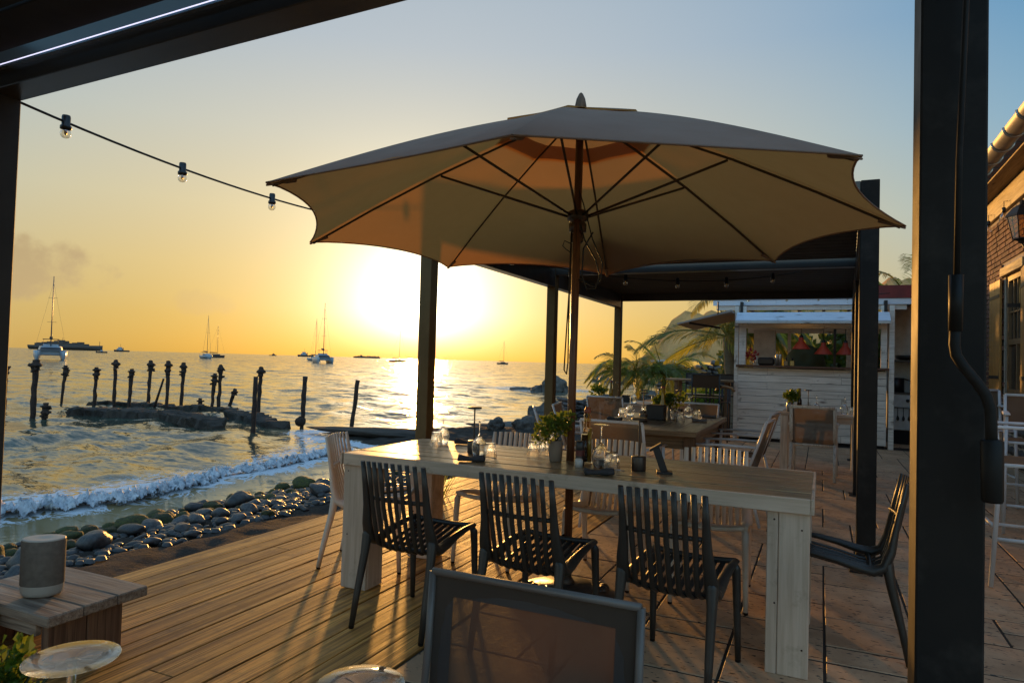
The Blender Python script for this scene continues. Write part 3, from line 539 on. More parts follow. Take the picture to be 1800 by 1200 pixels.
def stone_wall(name, lab, x0, y0, x1, y1, h, th, seed, z0=None):
    """ruined rubble wall: separate rough stones in courses"""
    rr = random.Random(seed); t_ = thing(name, lab, 'wall', (0, 0, 0)); Lw = math.hypot(x1-x0, y1-y0); z0 = lz(x0, y0)-.1 if z0 is None else z0; n = 0; z = 0
    ms = [rock_mesh('stone', M['rubble'], seed+i, 2, .22, (1, .8, .8), 1.3) for i in range(3)]
    s0 = h/7.
    while z < h:
        x = 0
        while x < Lw:
            w = s0*rr.uniform(.9, 1.9)
            if z < h*(1-.35*abs(noise.noise(Vector((x*.8, seed, 0))))-.1*rr.random()):
                q = (x+w/2)/Lw; inst('stone', rr.choice(ms), t_, (x0+(x1-x0)*q, y0+(y1-y0)*q, z0+z+s0/2), (rr.uniform(-.2, .2), rr.uniform(-.2, .2), math.atan2(y1-y0, x1-x0)+rr.uniform(-.3, .3)), (w*.62, th*.6, s0*.72))
            x += w
        z += s0*.95
    return t_
stone_wall('ruined_wall', 'low broken stone wall at the water edge behind the left pergola posts', -6.9, 18.6, -6.6, 22.4, .75, .5, 61, -.55)
stone_wall('ruined_wall', 'block of ruined grey masonry on the shore between the young palms and the tall stools', -9.3, 42, -5.2, 43.5, 2.0, 1.2, 71, -.5)
rock(-9.6, 41.2, .7, 'pile of loose rock against the left end of the ruined masonry', seed=31, sq=(1.3, 1, .6)); rock(-10.5, 41.5, .45, 'small rock at the water, leftmost beside the ruined masonry', seed=32)

# ------------------------------------------------------------------ wreck of the pier
def pile(i, bx, by, tx, tz, cap, lab, r=.13, zb=SEA-.5, taper=1.):
    rr = random.Random(i*5+1); t_ = thing('pier_pile', lab, 'pile', (bx, by, 0), 0, 'rusty piles of the wrecked pier')
    n = 12; pts = []; rad_ = []
    for k in range(n):
        f = k/(n-1); pts.append((f*(tx-bx)+rr.gauss(0, .008), rr.gauss(0, .008), zb+f*(tz-zb))); rad_.append(r*(1-.3*taper*(1-f) if taper > 0 else 1)*rr.uniform(.85, 1.12))
    MB().tube(pts, rad_, 9).build('shaft', M['rust'], t_)
    if cap:
        hs_ = rr.uniform(.75, 1.0); pr = [(r*1.05, -.34), (r*1.1, -.22), (r*rr.uniform(1.4, 1.9)*hs_, -.17), (r*1.7*hs_, -.12), (r*1.15, -.10), (r*rr.uniform(1.1, 1.5)*hs_, -.02)]
        if rr.random() < .5: pr = pr[3:]
        if cap > 1: pr += [(r*2.3*hs_, .02), (r*2.1*hs_, .07), (r*1.1, .12), (r*rr.uniform(.7, 1.1), .2), (.01, .22)]
        else: pr += [(r*2.0*hs_, 0), (r*2.0*hs_, .04), (.01, .05)]
        w = [rr.uniform(-.3, .3) for _ in range(4)]
        c_ = MB().lathe(pr, 12, (tx-bx, 0, tz-.12), wob=lambda a, z: 1+.16*math.sin(a*3+w[0]*9+z*14)+.1*math.sin(a*5+w[1]*9)+w[2]*.2)
        for k in range(5):
            a = rr.uniform(0, 6.28); zz = tz-.12+rr.choice([-.16, -.05, -.25, .04]); c_.tube([(tx-bx+r*.8*math.cos(a), r*.8*math.sin(a), zz), (tx-bx+r*2.25*math.cos(a), r*2.25*math.sin(a), zz+rr.uniform(-.05, .05))], [.05, .03], 6)
        c_.build('pile_head', M['rust'], t_)
    return t_
PL = [(-21.81, 12.86, -21.77, .86, 2, 'thickest capped pile, leftmost at the near end of the sunken slab'), (-27.44, 17.22, -27.23, .65, 1, 'thin flat-topped pile narrowing to its foot at the left end of the slab'),
      (-24.83, 16.79, -24.73, .65, 1, 'flat-topped pile, third from the left in the row'), (-24.38, 17.28, -24.36, .86, 2, 'tall round-headed pile, fourth from the left in the row'),
      (-23.57, 17.28, -23.45, .63, 1, 'shorter flat-topped pile right of the tall fourth one'), (-23.86, 18.32, -23.8, .86, 2, 'tall bulky-headed pile at the middle of the row'),
      (-22.01, 17.68, -22.02, .88, 2, 'pile with a double head and a thin rod leaning against it'), (-22.36, 18.58, -22.3, .82, 2, 'round-headed pile just right of the one with the leaning rod'),
      (-20.55, 18.39, -20.43, .55, 1, 'shorter pile of the close pair, on its left'), (-20.39, 18.56, -20.33, .79, 2, 'taller capped pile of the close pair, on its right'),
      (-21.74, 20.18, -21.28, -.12, 1, 'short pile leaning far over to the right behind the slab'), (-13.68, 13.6, -13.61, .71, 0, 'bare headless pile at the near right corner of the slab'),
      (-17.14, 17.26, -17.07, .8, 2, 'capped pile right behind the bare corner one'), (-13.71, 15.52, -13.65, .69, 0, 'lone bare stick of a pile with a knot at its foot'),
      (-12.67, 16.4, -12.44, .62, 0, 'rightmost pile, thin, bare and leaning to the right'), (-20.9, 12.65, -20.86, -.31, 1, 'rusty stub beside the left end of the slab'),
      (-21.9, 19.08, -21.92, -.47, 1, 'tiny rusty stub behind the right half of the slab'), (-26.17, 14.48, -26.22, .66, 1, 'pile at the far left edge, half hidden by the pergola post')]
for i, (bx, by, tx, tz, cap, lab) in enumerate(PL): pile(i, bx, by, tx, tz, cap, lab, r=.09 if i == 0 else (.068 if i in (13, 14, 11) else .07), taper=1.6 if i == 1 else .5)
tag(MB().tube([(-22.62, 17.6, -.9), (-22.2, 17.65, .3)], [.05, .035], 6).build('rusty_rod', M['rust']), 'thin rusty rod leaning against a double-headed pile', 'rod')
tag(inst('knot', rock_mesh('rust_lump', M['rust'], 5, 2, .3), None, (-13.74, 15.5, -.62), (0, 0, 0), (.16, .16, .16)), 'rusty lump clinging to the foot of the lone bare pile', 'rust lump').name = 'rust_lump'
def slab(lab, a, b, w, h, seed, ztop):
    a, b = Vector(a), Vector(b); d = (b-a); L_ = d.length; n = 90; mb = MB(); pts = [a+d*(k/n) for k in range(n+1)]; rr = random.Random(seed)
    P = []; 
    vs = []; m_ = 12; s = Vector((-d.y, d.x, 0)).normalized()
    for k, p in enumerate(pts):
        f = k/n; e = min(1, min(f, 1-f)*12+.35)
        for j in range(m_):
            t_ = 2*math.pi*j/m_; cx = math.copysign(abs(math.cos(t_))**.3, math.cos(t_)); cz = math.copysign(abs(math.sin(t_))**.3, math.sin(t_))
            q = p+s*(cx*w/2*e); q.z = ztop-h/2+cz*h/2*e; nn = noise.fractal(q*3.1+Vector((seed, 0, 0)), .8, 2, 5); n2 = noise.noise(q*.9); q += s*(cx*nn*.14+n2*.10)+Vector((0, 0, cz*nn*.07+n2*.07)); vs.append(q)
    fs = [(i*m_+k, i*m_+(k+1) % m_, (i+1)*m_+(k+1) % m_, (i+1)*m_+k) for i in range(n) for k in range(m_)]+[tuple(range(m_))[::-1], tuple(n*m_+k for k in range(m_))]
    mb.add(vs, fs, False); return tag(mb.build('sunken_slab', M['concrete']), lab, 'slab')
slab('long cracked concrete slab awash under the left part of the pier wreck', (-22.3, 14.3, 0), (-17.6, 15.6, 0), .8, .5, 1, -.58)
slab('front piece of broken concrete slab ending in a rounded nose', (-18.9, 15.2, 0), (-15.3, 13.9, 0), .7, .5, 2, -.56)
slab('right piece of sunken slab running to the corner pile', (-18.0, 17.0, 0), (-13.9, 15.0, 0), .6, .45, 3, -.60)
slab('far edge of the sunken slab behind the row of piles', (-26.3, 17.6, 0), (-19.0, 18.4, 0), .5, .4, 4, -.68)

# ------------------------------------------------------------------ boats
def cam_right_angle(x, y): return math.atan2(y, x)-math.pi/2           # rotation that turns local +Y away from the viewer
def hull(mb, L_, B, Hh, bow=.9, oy=0, ox=0, z0=-.2, stern=.75):
    n = 14; m_ = 7; vs = []
    for i in range(n+1):
        f = i/n; x = -L_/2+L_*f; w = B/2*min(1, (stern+(1-stern)*min(1, f*2.5)))*math.sqrt(max(.004, 1-max(0, (f-.45)/.55)**2.2)); sheer = Hh*(1+.22*max(0, f-.4)*bow)
        for j in range(m_):
            a = math.pi*j/(m_-1); yy = -math.cos(a); zz = (1-abs(yy)**3) if 0 < j < m_-1 else 0
            vs.append((x+ox+(.3*f if j in (0, m_-1) else 0), oy+w*(yy if abs(yy) > .9 else yy*1.05), (sheer if j in (0, m_-1) else sheer*(1-zz)*.75+z0*zz)))
    fs = [(i*m_+j, (i+1)*m_+j, (i+1)*m_+j+1, i*m_+j+1) for i in range(n) for j in range(m_-1)]
    fs += [(i*m_, i*m_+m_-1, (i+1)*m_+m_-1, (i+1)*m_) for i in range(n)]+[tuple(range(m_)), tuple(n*m_+j for j in range(m_))[::-1]]
    mb.add(vs, fs, True)
def sloop(lab, x, y, L_, mast, head, group='sailing boats at anchor', dark=False, sail=True, lean=0.):
    t_ = thing('sailing_boat', lab, 'boat', (x, y, SEA), head, group); B = L_*.3; Hh = L_*.105; mm = M['bdull'] if dark else M['bhull']
    h = MB(); hull(h, L_, B, Hh); h.build('hull', mm, t_)
    MB().box(-L_*.16, -B*.28, Hh*.9, L_*.2, B*.28, Hh*1.55, .1).build('cabin', mm, t_)
    MB().box(-L_*.12, -B*.285, Hh*1.12, L_*.16, B*.285, Hh*1.35).build('cabin_window', M['bdark'], t_)
    r = max(.07, L_*.007); MB().tube([(L_*.08, 0, Hh), (L_*.08-mast*lean, 0, mast)], [r*1.3, r*.8], 6).build('mast', M['bmast'], t_)
    MB().tube([(L_*.08, 0, Hh*2.2), (-L_*.34, 0, Hh*2.35)], [r*2.6, r*2.0], 7).build('furled_sail', M['bdark'], t_)
    rg = MB()
    for q in ((L_*.53, 0, Hh*1.2), (-L_*.49, 0, Hh), (L_*.06, B*.45, Hh), (L_*.06, -B*.45, Hh)): rg.tube([(L_*.08-mast*lean, 0, mast*.97), q], .018, 4, False)
    rg.tube([(L_*.08, -B*.24, mast*.6), (L_*.08, B*.24, mast*.6)], .03, 5); rg.build('rigging', M['bmast'], t_)
    bi = MB()
    for q in (-.47, -.33): bi.tube([(L_*q, -B*.32, Hh), (L_*q, -B*.32, Hh*1.9), (L_*q, B*.32, Hh*1.9), (L_*q, B*.32, Hh)], .03, 5)
    bi.box(-L_*.3, -B*.3, Hh*2.0, -L_*.13, B*.3, Hh*2.12); bi.build('bimini', M['bdark'], t_); return t_
def cat(lab, x, y, L_, mast, head, fly=True):
    t_ = thing('catamaran', lab, 'boat', (x, y, SEA), head, 'catamarans at anchor'); B = 6.6; Hh = 2.0
    for s in (-1, 1): h = MB(); hull(h, L_, 1.6, Hh, oy=s*(B/2-.8), bow=.5, stern=.9); h.build('hull', M['bhull'], t_)
    MB().box(-L_*.44, -B/2+1.0, 1.0, L_*.18, B/2-1.0, 2.0, .15).build('bridge_deck', M['bhull'], t_)
    c_ = MB(); c_.add([(L_*.22, -2.1, 2.0), (L_*.22, 2.1, 2.0), (-L_*.34, 2.5, 2.0), (-L_*.34, -2.5, 2.0), (L_*.06, -1.7, 3.1), (L_*.06, 1.7, 3.1), (-L_*.34, 2.2, 3.1), (-L_*.34, -2.2, 3.1)], [(0, 1, 5, 4), (1, 2, 6, 5), (2, 3, 7, 6), (3, 0, 4, 7), (4, 5, 6, 7)]); c_.build('cabin', M['bhull'], t_)
    MB().add([(L_*.225, -2.0, 2.25), (L_*.225, 2.0, 2.25), (L_*.12, 1.9, 2.85), (L_*.12, -1.9, 2.85)], [(0, 1, 2, 3)]).build('window', M['bdark'], t_)
    MB().add([(-L_*.345, -2.0, 2.2), (-L_*.345, 2.0, 2.2), (-L_*.345, 2.0, 2.85), (-L_*.345, -2.0, 2.85)], [(3, 2, 1, 0)]).build('window', M['bdark'], t_)
    if fly:
        f = MB(); f.box(-L_*.3, -1.5, 3.1, -L_*.02, 1.5, 3.55, .08); f.build('flybridge', M['bhull'], t_)
        f = MB(); [f.tube([(a, b, 3.5), (a, b, 4.7)], .04, 5) for a in (-L_*.3, -L_*.04) for b in (-1.4, 1.4)]; f.box(-L_*.32, -1.6, 4.65, 0, 1.6, 4.78); f.build('bimini', M['bdark'], t_)
    MB().tube([(.2, 0, 3.1), (.05, 0, mast)], [.14, .09], 7).build('mast', M['bmast'], t_)
    MB().tube([(.1, 0, 5.0), (-L_*.4, 0, 5.3)], [.36, .24], 7).build('furled_sail', M['bdark'], t_)
    g = MB()
    for q in ((L_*.5, 0, 2.1), (-1.4, 3.1, 2.1), (-1.4, -3.1, 2.1)): g.tube([(.05, 0, mast*.93), q], .02, 4, False)
    for z_ in (.45, .74): g.tube([(0, -.9, mast*z_), (0, .9, mast*z_)], .035, 5)
    g.tube([(L_*.47, -B/2+.8, 2.2), (L_*.47, B/2-.8, 2.2)], .08, 6); g.build('rigging', M['bmast'], t_); t_.scale = (.82, .82, .82); return t_
toc = lambda x, y: math.atan2(-y, -x)                         # heading towards the viewer
cat('white catamaran anchored bow-on at the left, the largest boat on the water', -132.2, 80.6, 12.5, 19.2, toc(-132, 80))
cat('catamaran with its bow towards the terrace, left of the sun glare', -137.2, 163.7, 12.5, 22.2, toc(-137, 163)+.15, True)
sloop('white sloop with the taller mast in the pair left of the sun', -208, 183, 11, 16, toc(-208, 183)+.25)
sloop('smaller darker sloop hidden behind the right side of another sloop', -271, 244, 10, 16, toc(-271, 244)+2.2, dark=True)
sloop('sloop half hidden behind the second catamaran, its mast showing on the left', -197.4, 230, 11, 18, toc(-197, 230)+.4)
sloop('dark sloop lying side-on in the sun glare left of the first pergola post', -217, 322, 9.5, 18, math.atan2(fw.y, fw.x)-math.pi/2, dark=True, lean=-.01)
sloop('small sloop alone on the open sea between two pergola posts', -198.8, 422, 9, 16, toc(-199, 422)+.9, dark=True)
def motor(lab, x, y, L_, head, kind, cat_='boat'):
    t_ = thing({'rib': 'motor_boat', 'tug': 'tug_boat', 'ship': 'cargo_ship', 'barge': 'barge'}[kind], lab, cat_, (x, y, SEA), head); mm = M['bdull']
    h = MB()
    if kind == 'rib':
        hull(h, L_, 2.4, .9); h.build('hull', M['bdark'], t_); MB().box(-.8, -.6, .9, .5, .6, 2.1, .1).build('console', M['bhull'], t_); MB().box(-L_/2-.3, -.3, .5, -L_/2+.2, .3, 1.6, .08).build('outboard_motor', M['bdark'], t_)
    elif kind == 'tug':
        hull(h, L_, L_*.28, L_*.1, bow=2.2); h.build('hull', M['bdull'], t_)
        MB().box(-L_*.05, -L_*.1, L_*.1, L_*.28, L_*.1, L_*.2, .1).box(.0, -L_*.07, L_*.2, L_*.2, L_*.07, L_*.3, .1).build('wheelhouse', M['bhull'] if 'left' in lab else mm, t_)
        MB().tube([(L_*.08, 0, L_*.3), (L_*.08, 0, L_*.52)], .15, 6).tube([(L_*.08, -1.5, L_*.42), (L_*.08, 1.5, L_*.42)], .1, 5).build('mast', mm, t_)
        MB().lathe([(L_*.03, L_*.1), (L_*.03, L_*.25)], 8, (-L_*.1, 0, 0), capt=True).build('funnel', mm, t_)
    elif kind == 'ship':
        hull(h, L_, L_*.13, L_*.055, bow=1.5); h.build('hull', mm, t_)
        b_ = MB(); b_.box(-L_*.40, -L_*.05, L_*.05, L_*.28, L_*.05, L_*.082)
        for k in range(9): b_.box(-L_*.38+k*L_*.07, -L_*.04, L_*.08, -L_*.34+k*L_*.07, L_*.04, L_*(.088+.008*((k*7) % 3)))
        b_.build('deck_cargo', mm, t_); MB().box(-L_*.13, -L_*.05, L_*.08, L_*.0, L_*.05, L_*.115).box(-L_*.1, -L_*.03, L_*.115, -L_*.04, L_*.03, L_*.125).build('bridge', mm, t_)
        MB().tube([(L_*.46, 0, L_*.05), (L_*.46, 0, L_*.12)], .5, 5).tube([(-L_*.05, 0, L_*.12), (-L_*.05, 0, L_*.16)], .4, 5).build('mast', mm, t_)
    else:
        hull(h, L_, L_*.13, L_*.05, bow=.1, stern=1); h.build('hull', mm, t_); rr = random.Random(4); b_ = MB()
        for k in range(14): w_ = L_*rr.uniform(.02, .045); xx = -L_*.45+k*L_*.066; b_.box(xx, -L_*.04, L_*.045, xx+w_*1.5, L_*.04, L_*rr.uniform(.06, .125 if k < 5 else .09))
        b_.build('deck_cargo', mm, t_)
    return t_
sidea = math.atan2(fw.y, fw.x)-math.pi/2
motor('small dark open motor boat between the left catamaran and the tug', -476.6, 326.8, 7.5, sidea+.1, 'rib')
motor('pale tug with a tall mast on the horizon at the left', -1137, 816, 27, sidea+math.pi, 'tug')
motor('long dark cargo ship on the horizon behind the left catamaran', -1522, 961, 172, sidea-.1, 'ship', 'ship')
motor('tiny tug alone on the horizon between the two groups of sailing boats', -1039, 1082, 15, sidea, 'tug')
motor('dark tug on the horizon left of the second catamaran', -991, 1126, 33, sidea+math.pi, 'tug')
motor('low barge with ragged cargo on the horizon just left of the sun glare', -1190, 1608, 76, sidea, 'barge')
# ------------------------------------------------------------------ deck and patio
dk = bpy.data.objects.new('wooden_deck', None); COL.objects.link(dk); tag(dk, 'terrace deck of long weathered planks', kind='structure')
sub = MB()
for y in np.arange(-1.9, 14, .6): sub.box(-3.64, y, -.16, -1.64, y+.05, -.031)
tag(sub.build('joist', M['underdeck'], dk), kind='stuff')
MB().box(-3.63, -2, -.2, -1.63, 14, -.17).build('underlay', M['dark'], dk)
x = -3.66; i = 0; rr = random.Random(5)
while x < -1.63:
    w = .1457; y = -2.0-rr.uniform(0, 2); 
    while y < 13.8:
        l = rr.choice([3.0, 3.6, 4.2]); 
        if i == 8 and y < 0: l = 1.97-y
        y2 = min(y+l, 14)
        MB().box(x+.003, max(y, -2)+.002, -.03, x+w-.0035-(.006 if rr.random() < .2 else 0), y2-.003, rr.uniform(-.0022, .0), .0025).build('plank', M['deckwood'], dk)
        y = y2
    x += w; i += 1
MB().box(-3.70, -2, -.24, -3.668, 14, -.006, .003).build('fascia_board', M['deckwood'], dk)
pt = bpy.data.objects.new('patio', None); COL.objects.link(pt); tag(pt, 'patio of pitted travertine slabs in mixed sizes', kind='structure')
MB().box(-1.612, -3, -.3, 6, 22, -.0032).build('base_slab', M['base'], pt)
u_ = .205; nx, ny = 20, 57; occ = np.zeros((nx, ny), bool); rr = random.Random(8); PX0, PY0 = -1.61, 1.75; cnt = 0
for j in range(ny):
    for i in range(nx):
        if occ[i, j]: continue
        sizes = [(3, 2), (2, 2), (2, 3), (3, 2), (2, 1), (3, 3) if j > 20 else (2, 2), (1, 1)]; rr.shuffle(sizes); sizes += [(2, 1), (1, 1)]
        for a, b in sizes:
            if (a, b) == (1, 1) and rr.random() < .7 and (i+1 < nx and not occ[i+1, j]): continue
            if i+a <= nx and j+b <= ny and not occ[i:i+a, j:j+b].any(): break
        occ[i:i+a, j:j+b] = True; cnt += 1
        if cnt > 300: continue
        g = .0075; z = rr.uniform(-.0008, .0016)
        MB().box(PX0+i*u_+g*rr.uniform(.6, 1.1), PY0+j*u_+g*rr.uniform(1.0, 1.6), -.03, PX0+(i+a)*u_-g*.8, PY0+(j+b)*u_-g, z, .003).build('paver', M['paver'], pt)
rest = MB()
for (x0, x1, y0, y1) in ((-1.61, 2.49, -2.6, 1.74), (2.50, 5.9, -2.6, 13.5), (-1.61, 5.9, 13.5, 16)):
    y = y0
    while y < y1-.1:
        h = rr.choice([.41, .41, .205]); x = x0
        while x < x1-.1:
            w = min(rr.choice([.41, .615, .615]), x1-x); rest.box(x+.004, y+.004, -.03, x+w-.004, min(y+h, y1)-.004, rr.uniform(-.0008, .001), .003); x += w
        y += h
tag(rest.build('paver', M['paver'], pt), kind='stuff')
if PY0+ny*u_ < 13.5: pass

# ------------------------------------------------------------------ pergolas
def post(par, x0, y0, x1, y1, z1=2.57, plate=True, name='post', m='anth'):
    o = MB().box(x0, y0, 0, x1, y1, z1, .004).build(name, M[m], par)
    if plate: MB().box(x0-.04, y0-.04, .001, x1+.04, y1+.04, .012, .003).build('base_plate', M['anth'], o)
    return o
pa = thing('pergola', 'dark metal pergola overhead, from the left edge to the thick post at the right', 'pergola', (0, 0, 0))
post(pa, -3.17, 1.58, -3.06, 1.70, m='anthflare'); post(pa, .176, 1.58, .2915, 1.70); post(pa, -3.17, -1.9, -3.06, -1.78); post(pa, .185, -1.9, .295, -1.78)
MB().box(-3.059, 1.58, 2.33, .184, 1.70, 2.57, .003).build('beam', M['anthl'], pa)
MB().box(-3.17, -1.78, 2.33, -3.06, 1.579, 2.57, .003).build('beam', M['anthl'], pa)
MB().box(.185, -1.78, 2.33, .295, 1.579, 2.57, .003).build('beam', M['anthl'], pa)
MB().box(-3.059, 1.560, 2.398, .184, 1.5795, 2.406).build('gutter_lip', M['lip'], pa); MB().box(-3.055, 1.566, 2.4065, .18, 1.5795, 2.4155).build('light_strip', M['led'], pa)
y = 1.515
while y > -1.7:
    MB().box(-3.05, y-.178, 2.42, .18, y, 2.445, .004).build('louvre', M['louvre'], pa); y -= .188
for o_ in kids(pa):                                                      # the roof falls slightly towards the sea
    for v_ in o_.data.vertices:
        if v_.co.z > 2: v_.co.z += .0262*(v_.co.x+3.06)
pbg = thing('pergola', 'long dark metal pergola beyond the umbrella, with three posts along the sea side', 'pergola', (0, 0, 0))
YS = (5.0, 7.98, 11.06)
for yy in YS: post(pbg, -3.17, yy, -3.06, yy+.12, 2.559, False, 'post', 'anthglare')
for yy, xo in zip(YS, (.222, .318, .40)): post(pbg, xo, yy, xo+.112, yy+.12, 2.56)
for (xa, xb), rows in (((-3.17, -3.17), ((5.121, 7.979), (8.101, 11.059))),):
    for a, b in rows: MB().box(xa, a, 2.25, xa+.11, b, 2.558, .003).build('beam', M['anthl'], pbg)
for xa, xb, a, b in ((.223, .317, 5.121, 7.979), (.319, .399, 8.101, 11.059)):
    MB().add([(xa, a, 2.25), (xa+.11, a, 2.25), (xb+.11, b, 2.25), (xb, b, 2.25), (xa, a, 2.557), (xa+.11, a, 2.557), (xb+.11, b, 2.557), (xb, b, 2.557)], [(0, 3, 2, 1), (4, 5, 6, 7), (0, 1, 5, 4), (1, 2, 6, 5), (2, 3, 7, 6), (3, 0, 4, 7)]).build('beam', M['anthl'], pbg)
for yy, z0, xe in ((5.0, 2.33, .221), (7.98, 2.40, .317), (11.06, 2.36, .399)): MB().box(-3.059, yy+.002, z0, xe, yy+.118, 2.556, .003).build('beam', M['anthl'], pbg)
y = 5.13
while y < 11.0:
    if not 7.9 < y+.17 < 8.15 and not 7.95 < y < 8.1:
        MB().box(-3.055, y, 2.47, .222+(y-5.1)*.0325, y+.172, 2.49, .004).build('louvre', M['louvre'], pbg)
    y += .182
# crank on the near post
cr = thing('crank_handle', 'black crank handle with a bent rod hanging on the thick near post', 'crank', (.235, 1.5, 0))
K = lambda x, z: (x-.235, 0, z)
MB().tube([K(.248, 2.33), K(.240, 2.0), K(.231, 1.70), K(.229, 1.30)][:3]+[K(.229, 1.48)], .0055, 8).build('rod', M['anth'], cr)
MB().tube([K(.228, 1.485), K(.2275, 1.38)], [.0125, .0115], 12).build('sleeve', M['rubber'], cr)
MB().tube([K(.2275, 1.40), K(.2262, 1.355), K(.229, 1.335), K(.24, 1.315), K(.262, 1.285), K(.276, 1.262), K(.283, 1.238), K(.2845, 1.21), K(.2855, 1.15)], .0095, 12).build('bent_rod', M['anth'], cr)
MB().tube([K(.2855, 1.182), K(.2858, 1.178), K(.287, 1.072), K(.287, 1.068)], [.0155, .0185, .0175, .0155], 14).build('grip', M['rubber'], cr)
MB().tube([(0.013, 0, 2.33), (0.013, .06, 2.4), (0.013, .08, 2.45)], .008, 8).build('hook', M['anth'], cr)

# ------------------------------------------------------------------ festoon lights
def BS(p, k=1.12): return Matrix.Translation(p) @ Matrix.Scale(k, 4) @ Matrix.Translation(-p)
def festoon(lab, pts, bulbs, r=.006, bs=1., drop=.0):
    t_ = thing('string_light', lab, 'string light', pts[0]); o = Vector(pts[0]); P = [Vector(p)-o for p in pts]
    MB().tube([tuple(p) for p in P], r, 6).build('cable', M['cord'], t_)
    for b in bulbs:
        seg = b*(len(P)-1); i = min(int(seg), len(P)-2); p = P[i].lerp(P[i+1], seg-i)
        MB().lathe([(.004, .028), (.014, .027), (.016, .02), (.0155, -.012), (.0205, -.016), (.0205, -.028), (.015, -.03)], 12, p).xform(BS(p)).build('socket', M['black'], t_)
        s = MB(); s.lathe([(.0135, -.03), (.018, -.036), (.0205, -.046), (.018, -.056), (.011, -.063), (.001, -.0655)], 12, p); s.xform(BS(p)).build('bulb', M['bulbglass'], t_)
        MB().lathe([(.006, -.03), (.006, -.045), (.002, -.052)], 6, p).xform(BS(p)).build('filament', M['brass'], t_)
    return t_
def cat3(a, b, sag, n=24): return [(a[0]+(b[0]-a[0])*i/n, a[1]+(b[1]-a[1])*i/n, a[2]+(b[2]-a[2])*i/n-sag*4*(i/n)*(1-i/n)) for i in range(n+1)]
festoon('black festoon cable with bulbs running from the left post to behind the umbrella', cat3((-3.08, 1.70, 2.33), (-3.08, 5.0, 2.42), .115), [.06, .245, .44, .68, .9])
festoon('festoon cable with small bulbs sagging under the rear pergola roof', cat3((-3.0, 5.2, 2.36), (-.2, 7.95, 2.36), .22), [.15, .3, .45, .6, .75, .9])
festoon('festoon cable with bulbs along the back beam in front of the kiosk roof', cat3((-1.9, 11.3, 2.44), (.9, 11.3, 2.45), .03), [.3, .5, .66, .8])

# ------------------------------------------------------------------ umbrella
um = thing('umbrella', 'large beige octagonal parasol on a brown pole through the long table', 'parasol', (-1.26, 3.58, 0))
RC = 1.74; ZR = 2.045; ZA = 2.775; A0 = R(9.5); CT = (-.03, .12)
cor = [(x+1.26-CT[0], y-3.58-CT[1]) for x, y in ((.381, 3.951), (-.30, 5.01), (-1.64, 5.48), (-2.747, 4.74), (-3.063, 3.483), (-2.196, 2.209), (-.936, 2.008), (.118, 2.609))]
CT = (-.03, .12)                                                       # centre of the canopy relative to the base
def cpt(k, t, s, dz=0, zr=ZR, za=ZA, sag=.022):
    a, b = cor[k % 8], cor[(k+1) % 8]; return (CT[0]+(a[0]+(b[0]-a[0])*t)*s, CT[1]+(a[1]+(b[1]-a[1])*t)*s, za+(zr-za)*s+.042*math.sin(math.pi*s)-sag*4*t*(1-t)*s+dz)
def canopy(s0, s1, sc, dz, ns, ntt):
    mb = MB()
    for k in range(8):
        vs = []
        for i in range(ns+1):
            for j in range(ntt+1):
                t_ = j/ntt; sm = s1*(1-sc*(4*t_*(1-t_))**.85); s = s0+(sm-s0)*i/ns; p = cpt(k, t_, s, dz); w = (.010*noise.noise(Vector((p[0]*4, p[1]*4, 1)))+.006*math.sin(s*26+k*2)*(1-abs(2*t_-1))**3*s)*4*t_*(1-t_); vs.append((p[0], p[1], p[2]+w))
        mb.add(vs, [(i*(ntt+1)+j, (i+1)*(ntt+1)+j, (i+1)*(ntt+1)+j+1, i*(ntt+1)+j+1) for i in range(ns) for j in range(ntt)], True)
    return mb
canopy(.20, 1.0, .07, 0, 12, 14).build('canopy', M['canopy'], um)
canopy(.0, .29, .03, .010, 8, 8).build('vent_cap', M['canopy'], um)
hem = MB()
for k in range(8): hem.tube([cpt(k, t/14, 1-.07*(4*(t/14)*(1-t/14))**.85, -.002) for t in range(15)], .0045, 5)
hem.build('hem', M['canopy'], um)
MB().tube([(0, 0, .03), (CT[0]*.5, CT[1]*.45, 1.3), (CT[0], CT[1], 2.76)], .0225, 14).build('pole', M['polewood'], um)
MB().lathe([(.02, 2.70), (.032, 2.72), (.034, 2.745), (.026, 2.785), (.012, 2.815), (.001, 2.825)], 14, (CT[0], CT[1], 0.045)).build('finial', M['brownz'], um)
hub = MB().lathe([(.024, 2.05), (.05, 2.055), (.052, 2.10), (.038, 2.115), (.062, 2.125), (.062, 2.17), (.04, 2.18), (.024, 2.19)], 12, (CT[0], CT[1], 0)).build('runner_hub', M['bronze'], um)
MB().lathe([(.024, 1.99), (.036, 2.0), (.036, 2.045), (.024, 2.05)], 10, (CT[0], CT[1], 0)).build('pulley', M['bronze'], hub)
MB().lathe([(.024, 2.60), (.055, 2.61), (.055, 2.65), (.024, 2.66)], 10, (CT[0], CT[1], 0)).build('crown_hub', M['bronze'], um)
